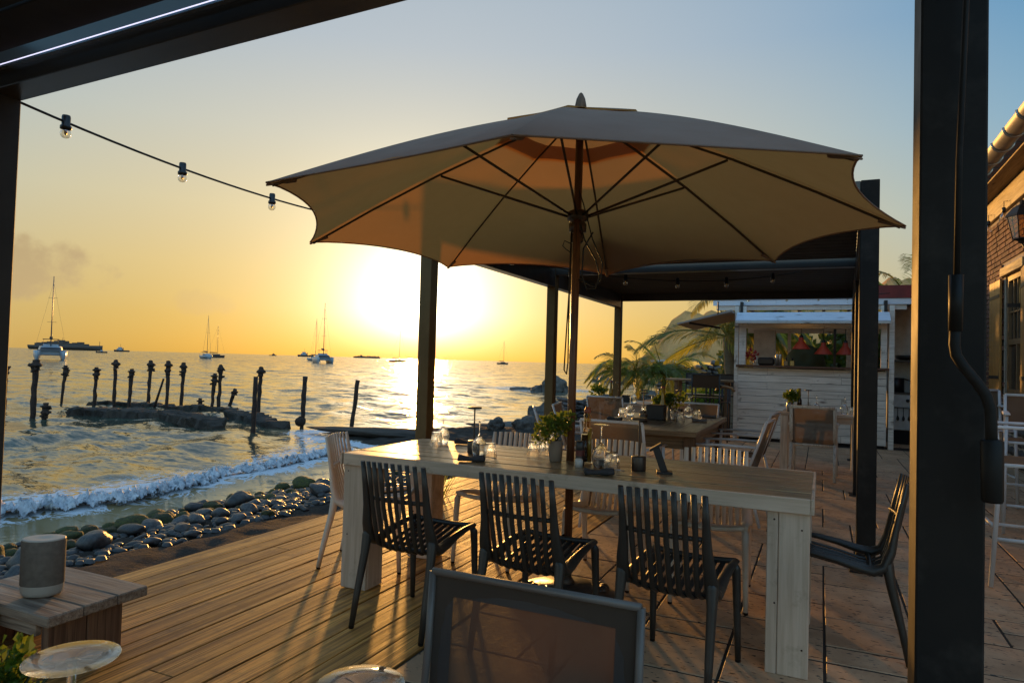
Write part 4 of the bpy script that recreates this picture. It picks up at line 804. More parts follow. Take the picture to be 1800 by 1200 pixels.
for k in range(8):
    a = math.atan2(cor[k][1], cor[k][0]); RC = math.hypot(*cor[k]); c_, s_ = math.cos(a), math.sin(a)
    e = [(CT[0]+c_*RC*s, CT[1]+s_*RC*s, ZA+(ZR-ZA)*s+.042*math.sin(math.pi*s)-.022) for s in (.03, .25, .5, .75, .985)]
    MB().tube(e, .0082, 6, flat=.8).build('rib', M['bronze'], um)
    q = Vector(e[2])*.94+Vector(e[1])*.06; q.z -= .012
    MB().tube([(CT[0]+c_*.06, CT[1]+s_*.06, 2.148), tuple(q)], .0075, 6).build('strut', M['bronze'], um)
    p = Vector(e[4]); MB().tube([tuple(p-Vector((c_, s_, -.38))*.10), tuple(p+Vector((c_*.025, s_*.025, -.004)))], [.017, .009], 6, flat=.5, side=(-s_, c_, 0)).build('rib_pocket', M['canopy'], um)
cd = MB(); X0, Y0 = CT
def loop(w, z0, z1, ox, oy, n=16): return [(X0+ox+w*math.sin(math.pi*2*i/n), Y0+oy, (z0+z1)/2+(z0-z1)/2*math.cos(math.pi*2*i/n)) for i in range(n+1)]
cd.tube([(X0+.02, Y0-.03, 2.12), (X0+.06, Y0-.05, 2.0), (X0+.13, Y0-.05, 1.88), (X0+.155, Y0-.05, 1.79), (X0+.13, Y0-.05, 1.72), (X0+.08, Y0-.05, 1.72), (X0+.05, Y0-.05, 1.8), (X0+.055, Y0-.05, 1.95), (X0+.11, Y0-.05, 2.04)], .0045, 6)
cd.tube([(X0+.0, Y0-.03, 2.33), (X0+.05, Y0-.05, 2.2), (X0+.11, Y0-.06, 2.0), (X0+.17, Y0-.05, 1.86), (X0+.16, Y0-.05, 1.76), (X0+.12, Y0-.05, 1.73), (X0+.02, Y0-.05, 1.78)], .004, 6)
cd.tube([(X0-.03, Y0-.02, 2.1), (X0-.032, Y0-.03, 1.7), (X0-.045, Y0-.03, 1.40), (X0-.05, Y0-.03, 1.26), (X0-.035, Y0-.03, 1.235), (X0-.028, Y0-.03, 1.30), (X0-.03, Y0-.03, 1.7), (X0-.027, Y0-.02, 2.1)], .0045, 6)
cd.tube([(X0-.02, Y0-.05, 1.98), (X0-.06, Y0-.05, 2.0), (X0-.07, Y0-.05, 1.97), (X0-.05, Y0-.05, 1.95), (X0-.02, Y0-.05, 1.93)], .003, 5)
cd.build('pull_cord', M['cord'], um)
bs = MB().lathe([(.045, .09), (.05, .1), (.03, .13), (.024, .13)], 16).build('base', M['castm'], um, (-.01, .005, 0))
MB().lathe([(.30, 0), (.305, .012), (.29, .03), (.25, .05), (.20, .066), (.15, .078), (.145, .088), (.06, .09), (.05, .095)], 40, capb=True).build('foot', M['castm'], bs)
MB().lathe([(.03, .09), (.034, .1), (.032, .34), (.026, .35)], 16).build('collar', M['castm'], bs)
for k in range(4):
    orn = MB(); a0 = k*math.pi/2+.5
    for j, (da, r_, q) in enumerate(((-.3, .19, .022), (-.15, .205, .03), (0, .215, .034), (.15, .205, .03), (.3, .19, .022), (0, .17, .026))):
        a = a0+da; orn.lathe([(q, -.004), (q*.92, q*.4), (q*.6, q*.75), (.001, q*.9)], 8, (r_*math.cos(a), r_*math.sin(a), .062-(r_-.19)*.2))
    orn.build('ornament', M['castm'], bs)

# ------------------------------------------------------------------ slatted chairs
def slat_path(u, top=.80):
    pts = []
    for y, z in ((.222, .446), (.13, .440), (.03, .424), (-.06, .402), (-.12, .394), (-.165, .418), (-.190, .49), (-.206, .585), (-.226, .69), (-.250, top)):
        back = max(0, min(1, (z-.45)/.12)); xw = .183-.012*back; dish = .022*(1-u**4)
        pts.append((u*xw, y-back*.026*(1-u*u), z-(1-back)*dish))
    return pts
def slat_chair(m, lab, loc, rz, group):
    t_ = thing('slatted_chair', lab, 'chair', loc, rz, group)
    for k in range(1, 9):
        u = -1+2*k/9; MB().tube([(x_*(1 if z_ > .5 else .93), y_, z_-(.014 if z_ < .445 and y_ < .2 else 0)) for x_, y_, z_ in slat_path(u, .80+.006*(1-u*u))], .0126, 8, flat=.52, side=(1, 0, 0)).build('slat', m, t_)
    for s in (-1, 1):
        p = slat_path(s); p = [(x*1.02, y, z) for x, y, z in p]
        MB().tube(p[::-1], [.0125, .016, .021, .027, .032, .034, .029, .023, .019, .016], 10, flat=.72, side=(1, 0, 0)).build('side_frame', m, t_)
        MB().tube([(s*.186, -.176, .47), (s*.190, -.176, .43), (s*.192, -.190, .34), (s*.197, -.235, .15), (s*.200, -.262, .012)], [.016, .025, .0205, .0165, .0135], 10).build('leg', m, t_)
        MB().tube([(s*.184, .208, .436), (s*.188, .222, .41), (s*.190, .226, .34), (s*.194, .236, .15), (s*.197, .244, .012)], [.014, .020, .0185, .0155, .0130], 10).build('leg', m, t_)
    MB().tube([(x_*.186, .224+.012*(1-x_*x_), .445-.014*(1-x_*x_)) for x_ in np.linspace(-1, 1, 11)], .0135, 8).build('front_rim', m, t_)
    MB().tube([(x_*.172, -.201-.026*(1-x_*x_), .622) for x_ in np.linspace(-1, 1, 11)], .0105, 8).build('mid_rail', m, t_)
    MB().tube([(x_*.180, -.105-.006*(1-x_*x_), .380-.014*(1-x_*x_)) for x_ in np.linspace(-1, 1, 11)], .014, 8).build('under_rail', m, t_)
    gl = MB()
    for s in (-1, 1): gl.lathe([(.0125, 0), (.0135, .013)], 8, (s*.2, -.2625, 0), capb=True).lathe([(.0125, 0), (.013, .013)], 8, (s*.197, .2445, 0), capb=True)
    gl.build('foot_cap', M['rubber'], t_)
    return t_
GD, GW = 'dark slatted chairs round the long table', 'beige slatted chairs round the long table'
ch = slat_chair(M['chaird'], 'charcoal slatted chair nearest the sea on the near side of the long table', (-1.83, 2.96, 0), R(-2), GD)
dup(ch, 'charcoal slatted chair in the middle of the near side of the long table', (-1.185, 2.97, 0), R(-5))
dup(ch, 'charcoal slatted chair closest to the right-hand end of the near side of the table', (-.545, 2.99, 0), R(-7))
dup(ch, 'charcoal slatted chair alone at the right-hand head of the long table', (.115, 3.72, 0), R(88))
cw = slat_chair(M['chairw'], 'beige slatted chair at the sea-side head of the long table', (-2.60, 3.62, 0), R(-72), GW)
dup(cw, 'beige slatted chair on the far side of the long table, nearest the sea', (-1.93, 4.10, 0), R(178))
dup(cw, 'beige slatted chair on the far side of the table, right behind the umbrella pole', (-1.20, 4.10, 0), R(182))
dup(cw, 'beige slatted chair on the far side of the table, at its right half', (-.56, 4.06, 0), R(184))

# ------------------------------------------------------------------ sling chairs
def sling_chair(lab, loc, rz, group=None, frame='whitemetal', sl_='sling', arms=True, w=.25, top=.86, recl=.14, th=.012, wood_=False, seat=.43, back0=.46):
    t_ = thing('sling_chair', lab, 'chair', loc, rz, group); m = M[frame]; r = th
    fy = .24; by = -.20
    for s in (-1, 1):
        x = s*w
        if wood_: f_ = MB().tube([(x, by+.02, back0-.06), (x, by-recl, top)], r*1.25, 4, side=(1, 1, 0))
        else: f_ = MB().tube([(x, by+.02, back0-.06), (x, by-recl*.6, (top+back0)/2+.03), (x, by-recl, top)], r, 8)
        f_.build('back_frame', m, t_)
        MB().tube([(x, fy, (.64 if arms else seat)), (x*1.02, fy+.02, .012)], r*1.1, 6 if not wood_ else 4, side=(1, 1, 0)).build('leg', m, t_)
        MB().tube([(x, by+.01, seat), (x*1.02, by-.10, .012)], r*1.1, 6 if not wood_ else 4, side=(1, 1, 0)).build('leg', m, t_)
        MB().tube([(x, by, seat), (x, fy, seat)], r, 6, side=(1, 1, 0)).build('seat_rail', m, t_)
        if arms: MB().tube([(x*1.03, by-recl*.42, .655), (x*1.04, 0, .655), (x*1.03, fy+.03, .645)], [r*1.5, r*1.8, r*1.5], 8, flat=.55, side=(1, 0, 0)).build('armrest', m, t_)
    MB().tube([(-w, by-recl, top), (w, by-recl, top)], r*(1.25 if wood_ else 1), 4 if wood_ else 8, side=(0, 1, 1)).build('top_rail', m, t_)
    MB().tube([(-w, by+.015, back0-.04), (w, by+.015, back0-.04)], r, 6).build('cross_rail', m, t_); MB().tube([(-w, fy, seat), (w, fy, seat)], r, 6).build('cross_rail', m, t_)
    b_ = MB(); n = 8; vs = []; ww = w-.006
    for i in range(n+1):
        f = i/n
        for j in range(9): g = -1+j/4; vs.append((g*ww, by-recl*f-.018*math.sin(math.pi*f)*(1-g*g)-.004, back0-.03+(top-back0+.03)*f))
    b_.add(vs, [(i*9+j, i*9+j+1, (i+1)*9+j+1, (i+1)*9+j) for i in range(n) for j in range(8)], True); b_.build('back_sling', M[sl_], t_)
    s_ = MB(); vs = []
    for i in range(n+1):
        f = i/n
        for j in range(9): g = -1+j/4; vs.append((g*ww, by+(fy-by)*f, seat+.006-.02*math.sin(math.pi*f)*(1-g*g)))
    s_.add(vs, [(i*9+j, i*9+j+1, (i+1)*9+j+1, (i+1)*9+j) for i in range(n) for j in range(8)], True); s_.build('seat_sling', M[sl_], t_)
    return t_
fg = sling_chair('grey mesh-backed chair in the near foreground, seen from behind', (-.54, 1.08, 0), R(180), None, 'greymetal', 'slingd', False, .232, .835, .03, .0085)
for s in (-1, 1):
    pp = MB(); vs = []
    for i in range(9):
        f = i/8
        for g in (0, 1): vs.append((s*(.226-.045*g), -.20-.03*f-.006, .43+.395*f))
    pp.add(vs, [(i*2, i*2+1, i*2+3, i*2+2) for i in range(8)], True); pp.build('sling_seam', M['slingseam'], fg)
MB().add([(-.22, -.2345, .785), (.22, -.2345, .785), (.22, -.2385, .832), (-.22, -.2385, .832)], [(0, 1, 2, 3)]).build('sling_seam', M['slingseam'], fg)
G2 = 'mesh chairs round the brown table'
sa = sling_chair('beige mesh chair at the near end of the brown table, behind the long table', (-1.44, 5.42, 0), R(-4), G2)
dup(sa, 'mesh chair on the sea side of the brown table, the nearer of two there', (-2.22, 6.25, 0), R(-66))
dup(sa, 'mesh chair on the sea side of the brown table, the farther of two there', (-2.25, 6.95, 0), R(-80))
dup(sa, 'mesh chair at the far end of the brown table, before the tall black stools', (-1.37, 8.0, 0), R(175))
dup(sa, 'white-framed armchair right of the brown table, the nearer of two', (-.72, 6.15, 0), R(86))
dup(sa, 'white-framed armchair right of the brown table, the farther of two', (-.74, 7.2, 0), R(84))
dup(sa, 'mesh chair at the near side of the pale table by the sea', (-2.62, 9.16, 0), R(-3), group='mesh chairs at the far tables')
sling_chair('white wooden armchair with a brown mesh back at the white table before the kiosk', (-.07, 8.98, 0), R(-3), None, 'whiteframe', 'sling', True, .235, .86, .06, .02, True)

# ------------------------------------------------------------------ tables
def long_table():
    t_ = thing('dining_table', 'long whitewashed plank table with thick box legs under the umbrella', 'table', (-1.25, 3.578, 0)); X, Y = 1.22, .423
    n = 6; w = 2*Y/n; rr = random.Random(2); MB().box(-X+.02, -Y+.01, .750, X-.02, Y-.01, .7525).build('gap_shade_fill', M['dark'], t_)  # added dark filler sheet, paints the shade in the gaps between planks
    for k in range(n):
        o = MB().box(-X+(.0 if k in (0, 5) else rr.uniform(0, .004)), -Y+k*w+.003, .7045, X, -Y+(k+1)*w-.005, .757-rr.uniform(0, .002), .003).build('plank', M['tablewood'], t_)
        if k in (0, 5): o.data.materials.clear(); o.data.materials.append(M['tablewood'])
    MB().box(-X+.01, -Y-.019, .690, X-.004, -Y-.0005, .7555, .003).build('edge_board', M['whitewashx'], t_); MB().box(-X+.01, Y+.0005, .690, X-.004, Y+.019, .7555, .003).build('edge_board', M['whitewashx'], t_)
    MB().box(-X-.012, -Y-.019, .690, -X-.001, Y+.019, .7555, .003).build('edge_board', M['whitewashx'], t_); MB().box(X-.003, -Y-.019, .690, X+.012, Y+.019, .7550, .003).build('edge_board', M['whitewashx'], t_)
    for sx in (-1, 1):
        for sy in (-1, 1):
            x0, x1 = (-X+.005, -X+.175) if sx < 0 else (X-.175, X-.005); y0, y1 = (-Y, -Y+.16) if sy < 0 else (Y-.16, Y)
            lg_ = MB().box(x0+.018, y0+.02, .002, x1-.018, y1-.02, .70).build('leg', M['whitewashz'], t_)
            sp = x0+(.045 if sx > 0 else .0)
            if sx > 0: MB().box(x0, y0, .001, x0+.045, y0+.0195, .689, .003).build('leg_board', M['whitewashz'], lg_); MB().box(x0+.047, y0, .001, x1, y0+.0195, .689, .003).build('leg_board', M['whitewashz'], lg_)
            else: MB().box(x0, y0, .001, x1, y0+.0195, .689, .003).build('leg_board', M['whitewashz'], lg_)
            MB().box(x0, y1-.0195, .001, x1, y1, .689, .003).build('leg_board', M['whitewashz'], lg_)
            MB().box(x0, y0+.0205, .001, x0+.0175, y1-.0205, .689, .003).build('leg_board', M['whitewashz'], lg_); MB().box(x1-.0175, y0+.0205, .001, x1, y1-.0205, .689, .003).build('leg_board', M['whitewashz'], lg_)
            nl = MB()
            for (a, b) in ((.03, .655), (.14, .62), (.035, .3), (.145, .12)): nl.lathe([(.0045, 0), (.004, .001), (.0001, .0012)], 6).xform(Matrix.Translation((x0+a, y0-.0002, b)) @ Matrix.Rotation(R(90), 4, 'X'), len(nl.v)-18)
            nl.build('nail', M['rust'], lg_)
    return t_
long_table()
tb = thing('dining_table', 'brown farmhouse table with tapered legs behind the long table', 'table', (-1.43, 6.725, 0))
for k in range(5): w = .2; MB().box(-.505+k*.202+.002, -.90, .715, -.505+(k+1)*.202-.002, .90, .757-.001*(k % 2), .004).build('plank', M['browny'], tb)
for s in (-1, 1): MB().box(-.505, s*.90+(.002 if s > 0 else -.095), .715, .505, s*.90+(.095 if s > 0 else -.002), .757, .004).build('end_board', M['brownx'], tb)
for s in (-1, 1): MB().box(-.40, s*.86-.015, .60, .40, s*.86+.015, .714).build('apron', M['brownx'], tb); MB().box(s*.43-.015, -.82, .60, s*.43+.015, .82, .714).build('apron', M['browny'], tb)
for sx in (-1, 1):
    for sy in (-1, 1): MB().box(sx*.43-.045, sy*.86-.045, .52, sx*.43+.045, sy*.86+.045, .713, .004).lathe([(.042, .52), (.030, .50), (.045, .46), (.040, .40), (.028, .12), (.034, .09), (.024, .04), (.026, 0)], 14, (sx*.43, sy*.86, 0), capb=True).build('leg', M['brownz'], tb)
def plank_table(lab, cx, cy, hx_, hy_, n, axis=0, h=.757, name='dining_table', cat_='table', leg=.05, m1='whitewashx', m2='whiteframe'):
    t_ = thing(name, lab, cat_, (cx, cy, 0))
    for k in range(n): w = 2*hy_/n; MB().box(-hx_, -hy_+k*w+.002, h-.035, hx_, -hy_+(k+1)*w-.002, h, .004).build('plank', M[m1], t_)
    MB().box(-hx_+.03, -hy_+.03, h-.11, hx_-.03, -hy_+.05, h-.036).build('apron', M[m1], t_); MB().box(-hx_+.03, hy_-.05, h-.11, hx_-.03, hy_-.03, h-.036).build('apron', M[m1], t_)
    for sx in (-1, 1):
        for sy in (-1, 1): MB().box(sx*(hx_-leg)-leg, sy*(hy_-leg)-leg, 0, sx*(hx_-leg)+leg, sy*(hy_-leg)+leg, h-.036, .004).build('leg', M[m2], t_)
    return t_
plank_table('white wooden table in front of the kiosk counter', .0, 9.62, .46, .42, 5, leg=.045)
plank_table('pale table by the sea beyond the brown table', -2.28, 9.85, .62, .42, 5, leg=.04)
plank_table('table at the bottom left corner that carries the upturned glass and the plant', -.75, .12, 1.0, .50, 6, m1='tablewood', m2='whitewashz')

# ------------------------------------------------------------------ table ware
def wine_glass(lab, x, y, z=.757, s=1., h=.20, group=None, rim=.033):
    t_ = thing('wine_glass', lab, 'glass', (x, y, z+.0005), random.uniform(0, 6), group)
    k = s; b_ = MB().lathe([(rim*k, 0), (.040*k, .03*k), (.0425*k, .055*k), (.036*k, .082*k), (.018*k, .102*k), (.006*k, .115*k), (.0001, .116*k), (.0001, .107*k), (.004*k, .106*k), (.016*k, .098*k), (.0345*k, .079*k), (.0410*k, .055*k), (.0386*k, .03*k), (rim*k-.0012, 0), (rim*k, 0)], 28); b_.build('bowl', M['solidglass'], t_)
    MB().lathe([(.0001, .1161*k), (.0045*k, .1165*k), (.0036*k, .13*k), (.0036*k, h*k-.015), (.006*k, h*k-.0055), (.0001, h*k-.005)], 12).build('stem', M['solidglass'], t_)
    MB().lathe([(.0001, h*k-.0049), (.006*k, h*k-.0048), (.02*k, h*k-.0022), (.0365*k, h*k-.0012), (.037*k, h*k-.0004), (.0365*k, h*k), (.02*k, h*k-.0002), (.0001, h*k-.0004)], 36).build('foot', M['solidglass'], t_); return t_
def tumbler(lab, x, y, z=.757, s=1., group=None):
    t_ = thing('tumbler', lab, 'glass', (x, y, z+.0005), random.uniform(0, 1), group); n = 10
    w = lambda a, zz: 1+.035*math.cos(a*n)*(zz < .068*s)
    MB().lathe([(.039*s, 0), (.0385*s, .022*s), (.0365*s, .026*s), (.034*s, .060*s), (.029*s, .084*s), (.0275*s, .088*s), (.0001, .0875*s), (.0001, .074*s), (.024*s, .073*s), (.0325*s, .045*s), (.0355*s, .02*s), (.0365*s, 0), (.039*s, 0)], 40, wob=w, smooth=False).build('wall', M['solidglass'], t_); return t_
def led_lamp(lab, x, y, z=.757, top=.27):
    t_ = thing('table_lamp', lab, 'lamp', (x, y, z), 0, 'cordless table lamps')
    MB().lathe([(.036, 0), (.0375, .003), (.0375, .071), (.036, .074), (.006, .0745)], 24, capb=True).build('base', M['lampm'], t_)
    MB().lathe([(.0045, .074), (.0045, top-.01)], 8).build('stem', M['lampm'], t_)
    MB().lathe([(.001, top-.010), (.040, top-.010), (.041, top-.008), (.041, top-.002), (.039, top), (.001, top)], 24).build('shade', M['lampm'], t_); return t_
def napkin(lab, x, y, rz, z=.757, m='napkin', cut=True):
    t_ = thing('napkin', lab, 'napkin', (x, y, z), rz); b_ = MB()
    vs = []; n = 14
    for i in range(n+1):
        f = i/n; xx = -.07+.14*f; w = .042*(1+.16*math.sin(f*7+rz*5))*(1-.35*max(0, (f-.8)*5)*.5); hh = .026*(1+.35*math.sin(f*6+1+rz*3))
        for j in range(8): a = 2*math.pi*j/8; vs.append((xx, w*math.cos(a), .014+hh*.62*math.sin(a) if math.sin(a) > 0 else .012*(1+math.sin(a))))
    b_.add(vs, [(i*8+j, i*8+(j+1) % 8, (i+1)*8+(j+1) % 8, (i+1)*8+j) for i in range(n) for j in range(8)]+[tuple(range(8))[::-1], tuple(n*8+j for j in range(8))], True); b_.build('cloth', M[m], t_)
    if cut: MB().tube([(.06, .0, .024), (.09, .004, .027), (.125, .004, .02)], [.003, .003, .006], 6, flat=.4).tube([(.06, .014, .023), (.09, .015, .025), (.13, .018, .018)], [.003, .003, .004], 6, flat=.4).build('cutlery', M['steel'], t_)
    return t_
def plant(lab, x, y, z, pr, ph, rx, rz_, n, ls, seed, m='leaf', pm='pot', rnd_=None):
    t_ = thing('potted_plant', lab, 'potted plant', (x, y, z)); rr = random.Random(seed)
    MB().lathe([(pr*.82, 0), (pr*.85, .003), (pr, ph*.55), (pr*.93, ph-.004), (pr*.86, ph), (pr*.82, ph-.01), (.001, ph-.012)], 18, capb=True, wob=lambda a, zz: 1+.02*math.sin(3*a+zz*60)).build('pot', M[pm], t_)
    f = MB()
    for q in range(7): a_ = rr.uniform(0, 6.28); q_ = rr.uniform(.15, .75); leaves(f, rx*q_*math.cos(a_), rx*q_*math.sin(a_), ph+rz_*rr.uniform(.35, 1.35), rx*.5, rx*.5, rz_*.55, n//7, ls*rr.uniform(.7, 1.1), rr, .5, .1)
    tag(f.build('foliage', M[m], t_), kind='stuff')
    s = MB()
    for k in range(9): a = rr.uniform(0, 6.28); s.tube([(0, 0, ph-.01), (rx*.35*math.cos(a), rx*.35*math.sin(a), ph+rz_*.6), (rx*.75*math.cos(a), rx*.75*math.sin(a), ph+rz_*(.9+.4*rr.random()))], .0018, 4)
    s.build('stem', M['domem'], t_); return t_
TZ = .757
wine_glass('upturned wine glass at the sea end of the long table', -2.21, 3.82); tumbler('upturned tumbler at the sea end of the long table', -2.18, 3.69)
napkin('dark rolled napkin lying at the far sea-side corner of the long table', -2.08, 3.90, R(10))
led_lamp('slim cordless lamp on the sea-side half of the long table', -1.85, 3.56)
wine_glass('upturned wine glass beside the lamp on the sea-side half of the long table', -1.775, 3.48); tumbler('upturned tumbler in front of the wine glass by the sea-side lamp', -1.665, 3.40)
napkin('dark rolled napkin on the near edge behind the chair nearest the sea', -1.71, 3.27, R(20))
tumbler('upturned tumbler left of the basil pot on the long table', -1.51, 3.66); wine_glass('upturned wine glass half hidden behind the basil pot', -1.46, 3.84, rim=.03)
tumbler('upturned tumbler directly behind another, left of the basil pot', -1.47, 3.72)
plant('bushy basil in a clay pot beside the umbrella pole', -1.33, 3.54, TZ, .040, .115, .115, .085, 520, .034, 3)
t_ = thing('oil_bottle', 'tall square bottle of oil and dark vinegar with a red stopper by the umbrella pole', 'bottle', (-1.165, 3.585, TZ), .3)
MB().tube([(0, 0, .002), (0, 0, .16), (0, 0, .175)], [.044, .044, .028], 4, smooth=False).build('bottle_glass', M['glass'], t_); MB().lathe([(.021, .17), (.019, .20), (.019, .272)], 16).build('neck', M['oilglass'], t_)
MB().tube([(-.012, 0, .004), (-.012, 0, .155)], [.019, .019], 8).build('vinegar', M['balsamic'], t_); MB().tube([(.013, 0, .004), (.013, 0, .19)], [.014, .012], 8).build('oil', M['oil'], t_)
MB().lathe([(.017, .272), (.019, .28), (.019, .292), (.013, .296), (.013, .305), (.001, .306)], 12).build('stopper', M['cork'], t_)
t_ = thing('pepper_mill', 'black pepper mill with a red label between the bottle and the pole', 'pepper mill', (-1.165, 3.47, TZ))
MB().lathe([(.024, .0), (.0245, .045), (.0235, .05), (.0235, .085), (.0245, .09), (.0235, .125), (.019, .13), (.001, .131)], 18, capb=True).build('grinder_body', M['black'], t_); MB().lathe([(.0243, .052), (.0243, .082)], 18).build('label', M['label'], t_)
t_ = thing('salt_shaker', 'small white salt shaker just in front of the pepper mill', 'salt shaker', (-1.15, 3.41, TZ)); MB().lathe([(.021, 0), (.022, .035), (.016, .045), (.001, .046)], 14, capb=True).build('shaker_body', M['salt'], t_)
tag(MB().lathe([(.02, 0), (.028, .004), (.052, .03), (.054, .034), (.049, .031), (.025, .008), (.001, .006)], 22, (-1.07, 3.56, TZ+.001), capb=True).build('bowl', M['bowl']), 'small shallow grey bowl right of the oil bottle', 'bowl')
wine_glass('large upturned wine glass in front of the small bowl', -1.05, 3.47, s=1.12); tumbler('upturned tumbler beside the large wine glass on the right half', -.965, 3.38, s=1.1)
napkin('dark folded napkin at the near edge, in front of the large wine glass', -.985, 3.235, R(28))
led_lamp('slim cordless lamp on the right half of the long table', -.85, 3.48)
t_ = thing('menu_stand', 'dark angled menu stand right of the second table lamp', 'stand', (-.72, 3.47, TZ), .25)
MB().box(-.034, -.04, 0, .044, .04, .012, .002).build('base', M['blackmatte'], t_)
MB().box(-.018, -.018, 0, .018, .018, .125, .002, Matrix.Translation((.004, 0, .008)) @ Matrix.Rotation(R(-20), 4, 'Y')).build('arm', M['blackmatte'], t_)
MB().box(-.032, -.022, -.005, .036, .022, .008, .002, Matrix.Translation((-.042, 0, .128)) @ Matrix.Rotation(R(-32), 4, 'Y')).build('head', M['blackmatte'], t_)
# brown table
G = 'glasses on the brown table'
for x, y, l in ((-1.84, 7.1, 'leftmost upturned wine glass on the brown table'), (-1.66, 7.3, 'upturned wine glass behind the black basket on the brown table'), (-1.34, 6.95, 'upturned wine glass just right of the black basket'), (-1.28, 7.4, 'rightmost upturned wine glass on the brown table')): wine_glass(l, x, y, .758, 1.1, group=G)
for x, y, l in ((-1.86, 6.88, 'leftmost upturned tumbler on the brown table'), (-1.76, 7.42, 'upturned tumbler at the sea side, behind a wine glass on the brown table'), (-1.24, 6.72, 'upturned tumbler at the near right of the black basket'), (-1.17, 7.27, 'rightmost upturned tumbler on the brown table')): tumbler(l, x, y, .758, 1.05, group=G)
napkin('grey rolled napkin on the near right part of the brown table', -1.08, 6.85, R(10), .758, 'napgrey'); napkin('grey rolled napkin at the far right corner of the brown table', -1.08, 7.5, R(5), .758, 'napgrey')
napkin('dark napkin at the left edge of the brown table', -1.82, 6.45, R(5), .758)
led_lamp('slim cordless lamp in front of the black basket on the brown table', -1.55, 6.5, .758, .28); led_lamp('slim cordless lamp behind the plant on the brown table', -1.42, 7.62, .758, .28)
led_lamp('slim cordless lamp in the middle of the brown table beside the basket', -1.66, 6.95, .758, .29)
t_ = thing('basket', 'black condiment basket on the brown table', 'basket', (-1.50, 6.83, .758)); MB().box(-.09, -.07, 0, .09, .07, .15, .008).build('basket_body', M['blackmatte'], t_)
t_ = thing('oil_bottle', 'yellow oil bottle standing behind the black basket', 'bottle', (-1.47, 6.99, .758)); MB().lathe([(.03, 0), (.03, .16), (.018, .2), (.018, .30), (.02, .31)], 12, capb=True).build('bottle_body', M['oil'], t_); MB().lathe([(.02, .31), (.021, .33), (.001, .335)], 10).build('stopper', M['cork'], t_)
plant('herb plant in a pot behind the basket on the brown table', -1.42, 7.2, .758, .05, .10, .17, .09, 420, .05, 5)
# sea-side table
plant('small herb pot on the pale table by the sea', -2.92, 9.6, TZ, .05, .09, .13, .08, 260, .05, 6); led_lamp('cordless lamp beside the herb pot on the pale sea-side table', -2.70, 9.72, TZ, .28)
t_ = thing('oil_bottle', 'amber oil bottle on the pale sea-side table', 'bottle', (-2.78, 9.62, TZ)); MB().lathe([(.03, 0), (.03, .15), (.018, .2), (.018, .28)], 12, capb=True, capt=True).build('bottle_body', M['oil'], t_); MB().lathe([(.019, .28), (.02, .3), (.001, .305)], 10).build('stopper', M['cork'], t_)
wine_glass('upturned wine glass at the left of the pale sea-side table', -2.42, 9.55, TZ, 1.1); wine_glass('upturned wine glass at the right of the pale sea-side table', -2.12, 9.72, TZ, 1.1); tumbler('upturned tumbler on the pale sea-side table', -2.05, 9.6, TZ, 1.05)
t_ = thing('basket', 'dark box on the pale sea-side table', 'basket', (-2.56, 9.7, TZ)); MB().box(-.07, -.05, 0, .07, .05, .1, .008).build('basket_body', M['blackmatte'], t_)
# white table
plant('leafy herb in a tall grey pot on the white table', -.36, 9.45, TZ, .045, .12, .12, .09, 300, .05, 7, 'leafs', 'metalpot')
t_ = thing('oil_bottle', 'dark bottle with yellow oil beside the herb on the white table', 'bottle', (-.25, 9.5, TZ)); MB().lathe([(.028, 0), (.028, .15), (.016, .18), (.016, .19)], 12, capb=True).build('bottle_body', M['balsamic'], t_); MB().lathe([(.0165, .19), (.0165, .28), (.018, .30), (.001, .302)], 10).build('neck', M['oil'], t_)
led_lamp('cordless lamp on the white table before the kiosk', -.15, 9.75, TZ, .28)
wine_glass('left upturned wine glass on the white table', -.05, 9.5, TZ, 1.1); wine_glass('right upturned wine glass on the white table', .27, 9.5, TZ, 1.1); tumbler('left upturned tumbler on the white table', -.14, 9.45, TZ, 1.05); tumbler('right upturned tumbler on the white table', .37, 9.5, TZ, 1.05)
# near table
wine_glass('big upturned wine glass in the bottom left corner, its round foot uppermost', -.68, .45, TZ, 1.17, .20, rim=.036); wine_glass('upturned wine glass at the bottom edge, only the rim of its foot in view', -.398, .545, TZ, 1.15, .20)
plant('bright green plant at the bottom left corner of the picture', -.828, .475, TZ, .045, .115, .075, .058, 1150, .0150, 9, 'leafs')

# ------------------------------------------------------------------ low wooden stool with loudspeaker
t_ = thing('wooden_stool', 'low plank stool with solid board sides on the deck at the left', 'stool', (-3.0, 1.9, 0))
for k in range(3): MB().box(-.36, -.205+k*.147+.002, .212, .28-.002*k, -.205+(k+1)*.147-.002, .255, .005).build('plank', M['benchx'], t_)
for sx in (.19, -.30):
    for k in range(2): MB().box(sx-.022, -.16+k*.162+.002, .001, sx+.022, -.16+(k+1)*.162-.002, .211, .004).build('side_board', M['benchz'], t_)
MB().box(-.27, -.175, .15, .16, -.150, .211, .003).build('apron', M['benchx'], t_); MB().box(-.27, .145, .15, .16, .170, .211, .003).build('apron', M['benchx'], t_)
t_ = thing('loudspeaker', 'taupe portable loudspeaker with a pale base and top, standing on the low stool', 'loudspeaker', (-3.0, 1.84, .2555), R(35))
MB().lathe([(.052, .0), (.072, .006), (.080, .02), (.082, .050)], 40, sx=1, sy=.76, capb=True).build('base', M['speakerp'], t_)
MB().lathe([(.082, .050), (.083, .051), (.084, .225), (.082, .236)], 40, sx=1, sy=.76).build('grille', M['speaker'], t_)
MB().lathe([(.082, .236), (.0815, .240), (.076, .241), (.03, .237), (.001, .236)], 40, sx=1, sy=.76).build('top_panel', M['speakerp'], t_)
